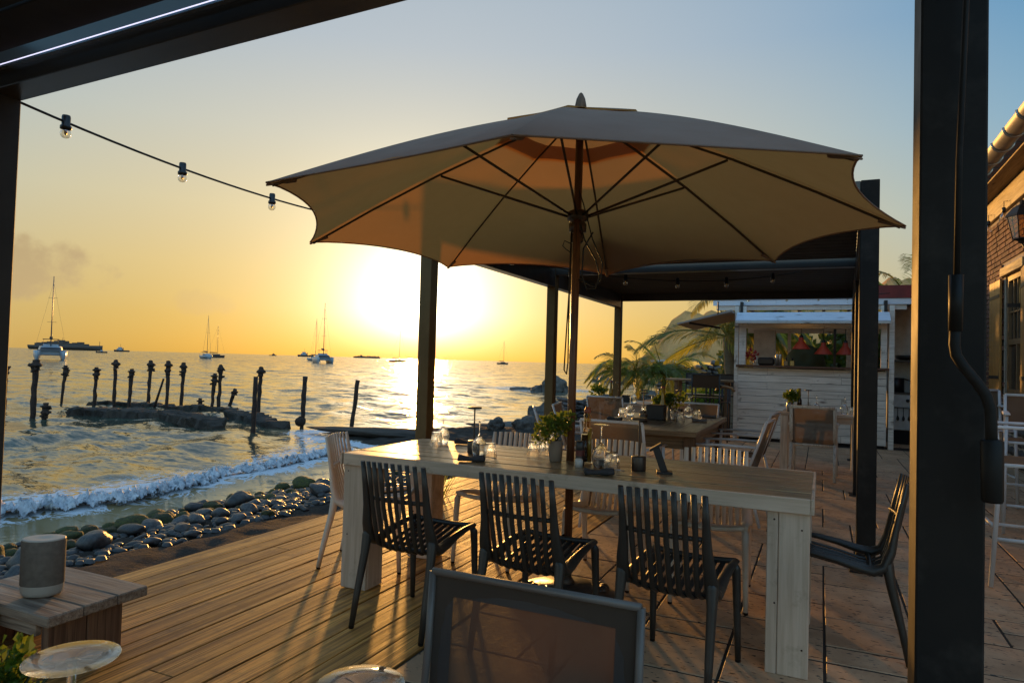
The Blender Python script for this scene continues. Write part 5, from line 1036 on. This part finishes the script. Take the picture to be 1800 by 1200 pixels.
# spiky plant by the first post
def blade_plant(lab, x, y, z, n, h, seed, m='palm', spread=.6):
    t_ = thing('spiky_plant', lab, 'plant', (x, y, z)); rr = random.Random(seed)
    for k in range(n):
        a = rr.uniform(0, 6.28); l = h*rr.uniform(.6, 1.05); sp = spread*rr.uniform(.3, 1); b_ = MB(); vs = []; d = Vector((math.cos(a), math.sin(a), 0)); s = Vector((-d.y, d.x, 0)); w = .014
        for i in range(5): f = i/4; c_ = d*(l*sp*f**1.3+.03)+Vector((0, 0, l*(f-.35*sp*f*f))); vs += [c_-s*w*(1-f*.93), c_+s*w*(1-f*.93)]
        b_.add(vs, [(2*i, 2*i+1, 2*i+3, 2*i+2) for i in range(4)], True); b_.build('blade', M[m], t_)
    return t_
blade_plant('spiky grass clump at the foot of the first sea-side pergola post', -3.35, 5.6, -.3, 46, .85, 2)
# ------------------------------------------------------------------ palms and trees
def frond(mb, L_, rise, droop, nl=34, ll=.42, rr=random, roll=0, w=.024):
    """one pinnate frond along local +X, leaflets hanging from both sides"""
    P = lambda f: Vector((L_*(f-.12*f*f), 0, rise*f*L_-droop*L_*f**2.1))
    mb.tube([tuple(P(i/9)) for i in range(10)], [.022*L_/2*(1-.85*i/9)+.002 for i in range(10)], 5)
    for k in range(nl):
        f = .14+.86*k/(nl-1); p = P(f); d = (P(min(1, f+.02))-P(f-.02)).normalized(); l = ll*math.sin(math.pi*min(1, .16+.86*f*.93))**.6*rr.uniform(.85, 1.1)*L_/2.2
        for s in (-1, 1):
            side = Vector((0, s, 0)); out = (side*.80+d*(.55+.6*f)+Vector((0, 0, rr.uniform(-.05, .25)))).normalized(); g = Vector((0, 0, -1)); wv = out.cross(Vector((0, 0, 1))).normalized()*w*L_/2
            a = p; b_ = p+out*l*.45+g*l*.05; c_ = p+out*l*.8+g*l*.16; e = p+out*l*1.02+g*l*.36
            mb.add([a-wv*.4, a+wv*.4, b_-wv, b_+wv, c_-wv*.7, c_+wv*.7, e], [(0, 1, 3, 2), (2, 3, 5, 4), (4, 5, 6)])
def palm(lab, x, y, z, hgt, fr, seed, lean=(0, 0), tr=.11, L0=2.2, group=None, nl=34, extra=(), a0=0., aw_=6.283, w=.022):
    t_ = thing('palm_tree', lab, 'palm tree', (x, y, z), 0, group); rr = random.Random(seed)
    P = [(lean[0]*f*f, lean[1]*f*f, hgt*f) for f in [i/10 for i in range(11)]]
    MB().tube(P, [tr*(1.5-.7*min(1, i/3)+.06*(i % 2)) for i in range(11)], 9).build('trunk', M['trunk'], t_)
    items = []
    for k in range(fr): items.append((a0+(k*.618 % 1)*aw_+rr.uniform(-.1, .1), L0*rr.uniform(.8, 1.1), rr.uniform(.5, 1.45)*(1-.5*k/fr)+.1, rr.uniform(.75, 1.15)))
    for a, l, rs, dr in list(items)+list(extra):
        f = MB(); frond(f, l, rs, dr, nl, .5, rr, 0, w); f.xform(Matrix.Rotation(a, 4, 'Z') @ Matrix.Rotation(rr.uniform(-.7, .7), 4, 'X')); f.build('frond', M['palm'], t_, (P[-1][0], P[-1][1], P[-1][2]))
    return t_
# young palms on the shore
palm('young palm on the shore, the left one of the pair by the third post', -7.35, 30, -.4, 1.15, 20, 3, (-.25, 0), .12, 2.5, 'young palms on the shore', extra=((math.pi*1.0, 2.6, .8, .9), (math.pi*.9, 2.2, 1.3, .9), (1.9, 2.1, 1.5, .9), (4.4, 2.1, 1.6, .9)))
palm('young palm on the shore, the right one of the pair, with upright fronds', -6.5, 30.8, -.4, 1.2, 20, 8, (.1, 0), .11, 2.6, 'young palms on the shore', extra=((.3, 2.4, 1.3, .9), (1.2, 2.2, 1.6, .9), (-.5, 2.4, 1.1, .9), (-1.3, 2.2, 1.6, .9)))
palm('big palm left of the kiosk with one long frond arching towards the sea', -2.0, 17.5, -.3, 2.35, 26, 5, (-.1, 0), .17, 2.0, None, 44, extra=((math.pi*.97, 2.75, .36, .50), (math.pi*1.06, 1.7, -.1, .35), (math.pi*.94, 1.5, .35, .7), (2.2, 1.6, .9, .8)), a0=-2.0, aw_=3.6, w=.015)
palm('palm with thick drooping fronds between the big palm and the kiosk', -1.6, 19.5, -.3, 3.0, 24, 15, (-.1, 0), .2, 1.9, None, 44, a0=-2.2, aw_=4.4, w=.015)
palm('palm behind the kiosk roof, its fronds seen above the red roof edge', 1.9, 18.5, -.3, 3.15, 16, 22, (0, 0), .17, 2.3, None, 40, w=.015)
def tree(lab, x, y, z, h, rx, ry, rz_, n, ls, seed, name='tree', m='tree'):
    t_ = thing(name, lab, 'tree' if name == 'tree' else name, (x, y, z)); rr = random.Random(seed)
    tr = MB(); tr.tube([(0, 0, 0), (.1, .05, h*.4), (.0, .1, h*.8)], [.16, .12, .06], 8)
    for k in range(6): a = rr.uniform(0, 6.28); tr.tube([(0.05, .05, h*(.3+.06*k)), (rx*.4*math.cos(a), ry*.4*math.sin(a), h*(.5+.06*k)), (rx*.75*math.cos(a), ry*.75*math.sin(a), h*(.6+.07*k))], [.06, .04, .015], 5)
    tr.build('trunk', M['trunkd'], t_)
    f = MB()
    for k in range(9): a = rr.uniform(0, 6.28); q = rr.uniform(.2, .75); leaves(f, rx*q*math.cos(a), ry*q*math.sin(a), h*rr.uniform(.45, 1.0), rx*.45, ry*.45, rz_*.42, n//9, ls, rr, .2, .2)
    tag(f.build('crown', M[m], t_), kind='stuff'); return t_
tree('leafy green tree seen through the kiosk window behind the red lamps', .3, 21, -.3, 2.6, 2.4, 1.6, 1.8, 5200, .22, 4)
tree('bushy tree behind the right half of the kiosk', 2.6, 22, -.3, 2.8, 1.8, 1.6, 1.8, 2500, .22, 6)
tree('broad green shrub mass behind the palms left of the kiosk', -1.7, 24, -.3, 2.6, 1.5, 1.8, 1.7, 3600, .2, 5)
tree('low yellowish bush at the foot of the big palm by the kiosk', -2.7, 19.5, -.3, .9, .9, .8, .8, 1500, .14, 8, 'bush', 'leafs')

# ------------------------------------------------------------------ kiosk
kx0, kx1, ky = -1.38, 1.0, 13.0
kk = thing('kiosk', 'whitewashed plank bar kiosk with a dark red roof and a serving hatch', 'kiosk', (0, 0, 0))
z = .06; i = 0; rr = random.Random(12)
while z < 1.28:
    h = .125; z2 = min(z+h-.006, 1.315); x = kx0; cuts = sorted(rr.sample([kx0+.5, kx0+.9, kx0+1.3, kx0+1.7, kx0+2.0], 1))+[kx1]
    for c_ in cuts: MB().box(x+.0015, ky-.022+rr.uniform(0, .006), z, c_-.0015, ky, z2, .003).build('plank', M['kplank'], kk); x = c_
    MB().box(kx1-.022, ky+.003, z, kx1, ky+1.5, z2, .003).build('plank', M['kplank'], kk); MB().box(kx0, ky+.003, z, kx0+.022, ky+1.5, z2, .003).build('plank', M['kplank'], kk)
    z += h; i += 1
MB().box(kx0+.03, ky+.003, .0, kx1-.03, ky+.02, 1.31).build('counter_back', M['dark'], kk)
MB().box(kx0-.03, ky-.10, 1.318, kx1+.03, ky+.35, 1.358, .004).build('counter_top', M['counter'], kk)
for x0, x1 in ((kx0+.01, kx0+.13), (kx0-.07, kx0-.0), (kx1-.09, kx1+.0), (kx1+.03, kx1+.11)): MB().box(x0, ky-.02, 1.36 if x0 in (kx0+.01, kx1-.09) else .0, x1, ky+.09, 2.42, .004).build('post', M['kplank'], kk)
MB().box(kx0+.131, ky-.015, 2.02, kx1-.091, ky+.05, 2.10, .003).build('lintel', M['kplank'], kk)
MB().box(kx0-.03, -.32, -.011, kx1+.03, .0, .011, .003, Matrix.Translation((0, ky-.02, 2.30)) @ Matrix.Rotation(R(30), 4, 'X')).build('hatch_cover', M['bluewhite'], kk)
MB().box(kx0-.03, ky-.305, 2.095, kx1+.03, ky-.285, 2.135, .003).build('hatch_trim', M['kplank'], kk)
for x in (kx0+.02, kx1-.05): MB().box(x, ky-.04, 2.31, x+.05, ky+.10, 2.50).build('bracket', M['iron'], kk)
xx = -1.86
for w in (1.1, 1.16, 1.12): MB().box(xx+.001, 13.12, 2.446, xx+w-.001, 13.14, 2.55, .002).build('fascia_board', M['bluewhite'], kk); xx += w
MB().add([(-1.86, 13.10, 2.553), (1.54, 13.10, 2.553), (1.54, 15.2, 2.56), (-1.86, 15.2, 2.56), (-1.86, 13.10, 2.77), (1.54, 13.10, 2.77), (1.54, 15.2, 2.79), (-1.86, 15.2, 2.79)], [(0, 3, 2, 1), (4, 5, 6, 7), (0, 1, 5, 4), (1, 2, 6, 5), (2, 3, 7, 6), (3, 0, 4, 7)]).build('roof', M['redroof'], kk)
for k in range(8): MB().box(-1.8+k*.45, 13.145, 2.48, -1.74+k*.45, 15.1, 2.55).build('rafter', M['brownz'], kk)
MB().box(-1.80, 13.15, 2.36, 1.3, 13.22, 2.478, .003).build('beam', M['kplank'], kk)
MB().box(1.115, 14.75, 0, 3.0, 14.8, 2.6).build('back_wall', M['wallw'], kk)
MB().box(kx0+.0, 14.7, 0, kx1, 14.76, 1.3).build('back_wall', M['dark'], kk); MB().box(kx0, 14.7, 2.02, kx1, 14.76, 2.4).build('back_lintel', M['kplank'], kk)
MB().box(.44, 14.69, 1.2, .60, 14.77, 2.05).build('post', M['kplank'], kk); MB().box(-.62, 14.69, 1.2, -.56, 14.77, 2.05).build('post', M['kplank'], kk); MB().box(kx0+.15, 14.3, 1.3, kx0+.55, 14.5, 2.05).build('cupboard', M['wallw'], kk)
MB().box(.20, 14.0, 1.3, .245, 14.05, 2.1).build('post', M['black'], kk); MB().box(.6, 14.66, 1.2, .98, 14.68, 2.0).build('white_panel', M['wallw'], kk)
# side awning towards the sea
aw = thing('side_awning', 'pale sloping awning board sticking out left of the kiosk towards the sea', 'awning', (0, 0, 0))
MB().add([(-2.40, 12.5, 2.055), (-1.46, 12.5, 2.285), (-1.46, 14.4, 2.285), (-2.40, 14.4, 2.055), (-2.40, 12.5, 2.085), (-1.46, 12.5, 2.32), (-1.46, 14.4, 2.32), (-2.40, 14.4, 2.085)], [(0, 3, 2, 1), (4, 5, 6, 7), (0, 1, 5, 4), (1, 2, 6, 5), (2, 3, 7, 6), (3, 0, 4, 7)]).build('awning_board', M['awning'], aw)
MB().tube([(-1.68, 12.46, 2.24), (-1.68, 12.46, 2.46)], .013, 6).tube([(-2.2, 12.6, 2.09), (-1.7, 12.9, 2.02)], .02, 6).build('strut', M['iron'], aw)
for lab, x, z, y in (('red funnel-shaped hanging lamp, leftmost of three over the kiosk counter', -.33, 1.66, 13.05), ('red funnel-shaped hanging lamp in the middle over the kiosk counter', .03, 1.575, 13.05), ('red funnel-shaped hanging lamp, rightmost of three over the kiosk counter', .375, 1.575, 13.05)):
    t_ = thing('pendant_lamp', lab, 'lamp', (x, y, z), 0, 'red lamps over the kiosk counter')
    MB().lathe([(.155, 0), (.15, .006), (.05, .14), (.042, .15), (.042, .20), (.03, .205)], 20).build('shade', M['red'], t_); MB().lathe([(.035, .205), (.035, .235), (.012, .25)], 12).build('cap', M['black'], t_)
    MB().tube([(0, 0, .24), (0, 0, 2.02-z+.2)], .006, 5).build('cable', M['cord'], t_)
Z = 1.3585
t_ = thing('flower_vase', 'red flowers in a glass vase at the left end of the kiosk counter', 'flowers', (-1.15, 13.0, Z)); MB().lathe([(.03, 0), (.04, .08), (.03, .1)], 12, capb=True).build('vase', M['glass'], t_); f = MB(); leaves(f, 0, 0, .17, .10, .1, .10, 90, .06, random.Random(2), .3, 0); f.build('petals', M['flower'], t_)
t_ = thing('bottle_crate', 'dark box of napkins and cutlery on the kiosk counter', 'box', (-.90, 13.0, Z)); MB().box(-.14, -.09, 0, .14, .09, .14, .03).build('box_body', M['black'], t_)
t_ = thing('glass_jar', 'clear glass jar between the flowers and the dark box on the kiosk counter', 'jar', (-1.05, 12.95, Z)); MB().lathe([(.03, 0), (.032, .1), (.02, .12), (.02, .14)], 12, capb=True).build('jar_body', M['glass'], t_)
for i, x in enumerate((-.72, -.665)):
    t_ = thing('flask', ('left' if i == 0 else 'right')+' one of two shiny steel flasks on the kiosk counter', 'flask', (x, 12.97, Z), 0, 'steel flasks'); MB().lathe([(.027, 0), (.027, .17), (.02, .2), (.001, .21)], 12, capb=True).build('flask_body', M['steel'], t_)
for x, m_, l in ((-.57, 'balsamic', 'small dark sauce bottle right of the flasks on the kiosk counter'), (-.47, 'oil', 'square yellow oil bottle on the kiosk counter')):
    t_ = thing('sauce_bottle', l, 'bottle', (x, 12.96, Z)); MB().box(-.035, -.03, 0, .035, .03, .09, .006).build('bottle_body', M[m_], t_); MB().lathe([(.012, .09), (.012, .12), (.02, .125), (.01, .14), (.001, .145)], 8).build('stopper', M['black'], t_)
t_ = thing('pizza_oven', 'dark olive domed oven standing behind the kiosk counter', 'oven', (-.27, 13.6, 1.2)); MB().lathe([(.34, 0), (.35, .18), (.31, .36), (.2, .5), (.05, .56), (.001, .565)], 26).build('dome', M['domem'], t_)
t_ = thing('worktop', 'dark kitchen worktop inside the kiosk', 'worktop', (0, 0, 0)); MB().box(-1.2, 13.5, .8, .8, 14.2, 1.2).build('worktop_body', M['dark'], t_)
t_ = thing('oven', 'white kitchen oven with cooking tools on its rail, right of the kiosk', 'oven', (1.55, 14.2, 0)); MB().box(-.42, 0, .25, .42, .5, .92, .01).build('oven_body', M['ovenw'], t_)
MB().box(-.42, -.02, .90, .42, .5, .935).build('hob', M['black'], t_); MB().box(-.40, -.012, .72, .40, -.001, .88).build('control_panel', M['ovenw'], t_)
for k in range(5): MB().lathe([(.03, 0), (.03, .03), (.001, .031)], 10).xform(Matrix.Translation((-.12+k*.10, -.013, .79)) @ Matrix.Rotation(R(90), 4, 'X')).build('knob', M['black'], t_)
MB().tube([(-.36, -.05, .66), (.36, -.05, .66)], .014, 6).build('rail', M['steel'], t_); MB().box(-.39, -.01, .26, .39, -.001, .69).build('oven_door', M['ovenw'], t_); MB().box(-.42, -.006, 0, .42, .4, .24).build('plinth', M['dark'], t_)
for k in range(3):
    q = thing('kitchen_tool', ('left', 'middle', 'right')[k]+' dark tool of three hanging on the oven rail', 'kitchen tool', (1.27+k*.09, 14.13, .66), 0, 'tools on the oven rail'); MB().tube([(0, 0, 0), (0, 0, -.14)], .006, 5).lathe([(.001, -.24), (.025, -.21), (.02, -.17), (.006, -.14)], 8, sy=.4).build('tool_body', M['black'], q)
t_ = thing('kitchen_shelf', 'dark shelf above the oven right of the kiosk', 'shelf', (0, 0, 0)); MB().box(1.12, 14.2, 1.49, 2.2, 14.72, 1.525).build('shelf_board', M['black'], t_)
t_ = thing('frying_pan', 'wide black pan on the shelf above the oven', 'pan', (1.42, 14.35, 1.527)); MB().lathe([(.10, 0), (.17, .03), (.185, .085), (.178, .085), (.16, .035), (.001, .01)], 22, capb=True).build('pan_body', M['black'], t_); MB().tube([(.17, 0, .08), (.27, .0, .15)], .012, 6).build('handle', M['black'], t_)
t_ = thing('saucepan', 'dark deep pot on the hob', 'pot', (1.27, 14.36, .936)); MB().lathe([(.12, 0), (.125, .26), (.118, .26), (.11, .02), (.001, .02)], 20, capb=True).build('pot_body', M['black'], t_); MB().tube([(.12, 0, .24), (.36, -.05, .17)], .013, 6).build('handle', M['black'], t_)

# ------------------------------------------------------------------ tall table and black stools left of the kiosk
t_ = thing('bar_table', 'tall wooden table left of the kiosk, among the black stools', 'table', (-2.02, 13.1, 0)); 
for k in range(3): MB().box(-.64, -.27+k*.18+.002, 1.03, .58, -.27+(k+1)*.18-.002, 1.065, .003).build('plank', M['brownx'], t_)
for sx in (-.45, .45):
    for sy in (-.2, .2): MB().box(sx-.03, sy-.03, 0, sx+.03, sy+.03, 1.029).build('leg', M['brownz'], t_)
def stool(lab, x, y, rz, m='black', sl_=None, w=.235, seat=.76, top=1.16, group=None, arms=True, bt=.93):
    t_ = thing('bar_chair', lab, 'bar chair', (x, y, 0), rz, group); m_ = M[m]
    for s in (-1, 1):
        MB().tube([(s*w*1.08, -.24, .008), (s*w, -.19, seat), (s*w, -.24, top)], .0165, 4, side=(1, 1, 0)).build('leg', m_, t_)
        MB().tube([(s*w*1.08, .22, .008), (s*w, .19, .97 if arms else seat)], .0165, 4, side=(1, 1, 0)).build('leg', m_, t_)
        MB().tube([(s*w, -.20, seat-.01), (s*w, .19, seat-.01)], .015, 4).tube([(s*w*1.05, -.225, .30), (s*w*1.05, .21, .30)], .013, 4).build('side_rail', m_, t_)
        if arms: MB().box(s*w-.025, -.22, .97, s*w+.025, .22, .99, .006).build('armrest', m_, t_)
    for ya, yb, zz, q in ((.19, .19, seat-.01, .015), (.21, .21, .24, .013), (-.21, -.21, .36, .013), (-.24, -.24, top, .016)): MB().tube([(-w, ya, zz), (w, yb, zz)], q, 4).build('cross_rail', m_, t_)
    MB().box(-w+.012, -.19, seat-.012, w-.012, .18, seat+.006, .004).build('seat', M[sl_] if sl_ else m_, t_)
    MB().add([(-w+.01, -.213, bt), (w-.01, -.213, bt), (w-.01, -.238, top-.012), (-w+.01, -.238, top-.012), (-w+.01, -.219, bt), (w-.01, -.219, bt), (w-.01, -.244, top-.012), (-w+.01, -.244, top-.012)], [(0, 1, 2, 3), (7, 6, 5, 4)]).build('backrest', M[sl_] if sl_ else m_, t_); return t_
GB = 'black bar chairs left of the kiosk'
stool('black bar chair with its back to the terrace, nearest of the black ones', -1.84, 12.5, R(0), group=GB)
stool('black bar chair on the far side of the tall wooden table', -1.70, 13.75, R(180), group=GB)
stool('black bar chair farthest back, at the sea side of the tall wooden table', -2.25, 13.75, R(178), group=GB)
t_ = thing('bar_chair', 'narrow black bar chair with a curved pale top rail, touching the kiosk corner', 'bar chair', (-1.53, 12.42, 0)); 
for sx in (-.07, .07):
    for sy in (-.16, .12): MB().tube([(sx, sy, 0), (sx, sy, .93)], .015, 4).build('leg', M['black'], t_)
MB().tube([(-.16, 0, .88), (-.11, 0, .94), (0, 0, .965), (.11, 0, .94), (.16, 0, .88)], .022, 8).build('top_rail', M['skin'], t_); MB().box(-.09, -.17, .68, .09, .14, .70).build('seat', M['black'], t_)

# ------------------------------------------------------------------ white bar furniture at the right
GWB = 'white bar chairs by the brick house'
wb = stool('white bar chair nearest the thick post, its long front leg in view', 1.20, 5.30, R(-90), 'whitemetal', 'sling', .235, .76, 1.12, GWB, True, .86)
stool('white bar chair with a tan mesh back at the picture edge by the bar table', 1.66, 6.95, R(170), 'whitemetal', 'sling', .235, .76, 1.13, GWB, True, .86)
stool('white bar chair with a grey mesh back farthest along, under the open shutter', 1.48, 8.3, R(186), 'whitemetal', 'sling', .235, .76, 1.14, GWB, True, .86)
t_ = thing('bar_table', 'tall table with a dark edge and cast-iron feet at the right picture edge', 'table', (1.95, 6.0, 0)); 
for k in range(4): MB().box(-.36+k*.18+.001, -.4, 1.015, -.36+(k+1)*.18-.001, .4, 1.05, .003).build('plank', M['browny'], t_)
MB().tube([(0, 0, .05), (0, 0, 1.01)], .04, 10).build('column', M['iron'], t_)
for a in range(4): MB().tube([(0, 0, .10), (.26*math.cos(a*1.5708+.6), .26*math.sin(a*1.5708+.6), .05), (.36*math.cos(a*1.5708+.6), .36*math.sin(a*1.5708+.6), .025)], [.03, .026, .02], 8).build('foot', M['castm'], t_)

# ------------------------------------------------------------------ brick house
bx = 2.5; hs = thing('brick_house', 'old brick house at the right edge with wooden shutters and a round gutter', 'house', (0, 0, 0))
wy0, wy1, wz0, wz1 = 11.30, 12.35, 1.02, 2.78
wl = MB(); X0 = bx+.012
for (a, b, c_, d) in ((2.5, wy0, 0, 3.75), (wy1, 15.0, 0, 3.75), (wy0, wy1, 0, wz0), (wy0, wy1, wz1, 3.75)): wl.add([(X0, a, c_), (X0, b, c_), (X0, b, d), (X0, a, d)], [(0, 3, 2, 1)])
wl.box(bx+.02, 2.5, 0, 7.5, wy0-.01, 3.75).box(bx+.02, wy1+.01, 0, 7.5, 15, 3.75).box(bx+.5, wy0-.01, 0, 7.5, wy1+.01, 3.75); wl.build('wall', M['mortar'], hs)
bk = MB(); rb = MB(); z = .9; row = 0; rr = random.Random(77)
while z < 3.68:
    y = 6.0+(.11 if row % 2 else 0)
    while y < 14.6:
        l = rr.choice([.20, .20, .10])
        if not (y+l > wy0-.02 and y < wy1+.02 and z+.06 > wz0-.02 and z < wz1+.16):
            bk.box(bx-.012+rr.uniform(-.004, .006), y, z, bx+.013, y+l, z+.058+rr.uniform(-.004, .002))
        y += l+.022
    z += .078; row += 1
tag(bk.build('brick', M['brick'], hs), kind='stuff')
z = 0; ms = [rock_mesh('stone', M['rubble'], 90+i, 2, .15, (1, .7, .8), 1.2) for i in range(3)]
while z < .86:
    y = 7.0
    while y < 14:
        w = rr.uniform(.12, .3); inst('stone', rr.choice(ms), hs, (bx+.03, y+w/2, z+.07), (0, 0, R(90)+rr.uniform(-.1, .1)), (w*.58, .10, .09)); y += w
    z += .15
MB().box(bx-.05, wy0-.14, wz1, bx+.1, wy1+.10, wz1+.13, .006).build('lintel', M['fascia'], hs)
wn = MB().box(bx+.03, wy0, wz0, bx+.09, wy0+.08, wz1).box(bx+.03, wy1-.08, wz0, bx+.09, wy1, wz1).box(bx+.03, wy0+.08, wz1-.08, bx+.09, wy1-.08, wz1).box(bx+.03, wy0+.08, wz0, bx+.09, wy1-.08, wz0+.08).box(bx+.035, wy0+.08, 1.75, bx+.085, wy1-.08, 1.83).box(bx+.035, (wy0+wy1)/2-.025, wz0+.08, bx+.085, (wy0+wy1)/2+.025, 1.75).build('window', M['winframe'], hs)
for k in range(4): MB().box(bx+.045, wy0+.08+.22*k+.0, 1.83, bx+.065, wy0+.10+.22*k, wz1-.08).build('glazing_bar', M['winframe'], wn)
MB().box(bx+.045, wy0+.08, 2.22, bx+.067, wy1-.08, 2.245).build('glazing_bar', M['winframe'], wn)
MB().add([(bx+.07, wy0, wz0), (bx+.07, wy1, wz0), (bx+.07, wy1, wz1), (bx+.07, wy0, wz1)], [(0, 3, 2, 1)]).build('pane', M['winglass'], wn)
def shutter_(y0, y1, T=None):
    n = 4; w = (y1-y0)/n; s_ = None
    for k in range(n):
        o = MB().box(bx-.05, y0+k*w+.0015, wz0, bx-.02, y0+(k+1)*w-.0015, wz1-.03, .003, T).build('shutter_board', M['shutter'], s_ or hs)
        if s_ is None: s_ = o; s_.name = 'shutter'
    for zz in (wz0+.22, wz1-.30):
        MB().box(bx-.056, y0+.03, zz, bx-.0505, y1, zz+.05, 0, T).build('hinge', M['iron'], s_)
shutter_(12.42, 13.12)
shutter_(10.55, 11.22, Matrix.Translation((bx, 11.24, 0)) @ Matrix.Rotation(R(-7), 4, 'Z') @ Matrix.Translation((-bx, -11.24, 0)))
MB().box(bx-.20, wy0-.08, wz1-.55, bx-.02, wy0-.045, wz1-.5).build('shutter_stay', M['iron'], hs)
MB().box(bx-.04, 2.5, 3.76, bx+.05, 15.0, 4.1, .006).build('fascia_board', M['fascia'], hs); MB().box(bx-.30, 2.5, 4.11, bx+.05, 15.0, 4.13).build('soffit', M['fascia'], hs)
MB().add([(bx-.34, 2.4, 4.26), (bx-.34, 15.1, 4.26), (bx+3.2, 15.1, 6.4), (bx+3.2, 2.4, 6.4)], [(0, 1, 2, 3)]).build('roof', M['roofm'], hs)
gt = MB(); vs = []; n = 12
for yy in (2.4, 15.1):
    for k in range(n+1): a = math.pi+math.pi*k/n; vs.append((bx-.42+.115*math.cos(a), yy, 4.28+.115*math.sin(a)))
gt.add(vs, [(k, k+1, n+2+k, n+1+k) for k in range(n)], True); g_ = gt.build('gutter', M['gutter'], hs)
y = 3.0
while y < 15:
    MB().tube([(bx-.42+.122*math.cos(math.pi+math.pi*k/8), y, 4.28+.122*math.sin(math.pi+math.pi*k/8)) for k in range(9)], .016, 5).tube([(bx-.30, y, 4.28), (bx-.02, y, 4.22)], .01, 5).build('bracket', M['steel'], g_); y += .62
for lab, y in (('clear hanging bulb under the eaves, the farther of two', 12.95), ('clear hanging bulb under the eaves, the nearer of two', 11.95)):
    t_ = thing('hanging_bulb', lab, 'bulb', (bx-.10, y, 3.72), 0, 'bulbs under the eaves'); MB().tube([(.05, 0, .12), (0, 0, .12), (0, 0, .02)], .006, 5).lathe([(.02, .03), (.026, .02), (.026, -.04), (.02, -.045)], 10).build('socket', M['black'], t_)
    MB().lathe([(.02, -.045), (.045, -.09), (.05, -.12), (.035, -.155), (.001, -.17)], 14).build('bulb_glass', M['bulbglass'], t_); MB().tube([(0, 0, -.05), (0, 0, -.12)], .007, 5).build('filament', M['brass'], t_)
t_ = thing('wall_lantern', 'black wall lantern with amber glass on the brick house', 'lantern', (bx-.24, 10.30, 2.98))
MB().lathe([(.10, .03), (.155, .30), (.001, .302)], 6, smooth=False).build('lantern_glass', M['amber'], t_)
f = MB(); f.lathe([(.18, .30), (.17, .33), (.10, .42), (.03, .46), (.03, .5), (.001, .52)], 6, smooth=False).lathe([(.001, -.04), (.03, -.03), (.05, .0), (.11, .02), (.105, .035)], 6, smooth=False)
for k in range(6): a = k*math.pi/3; f.tube([(.10*math.cos(a), .10*math.sin(a), .03), (.157*math.cos(a), .157*math.sin(a), .31)], .008, 4)
f.build('frame', M['iron'], t_); MB().tube([(.0, 0, -.03), (.05, 0, -.14), (.16, 0, -.17), (.22, 0, -.12), (.23, 0, .1)], .012, 6).build('bracket', M['iron'], t_)
bpy.context.view_layer.update()
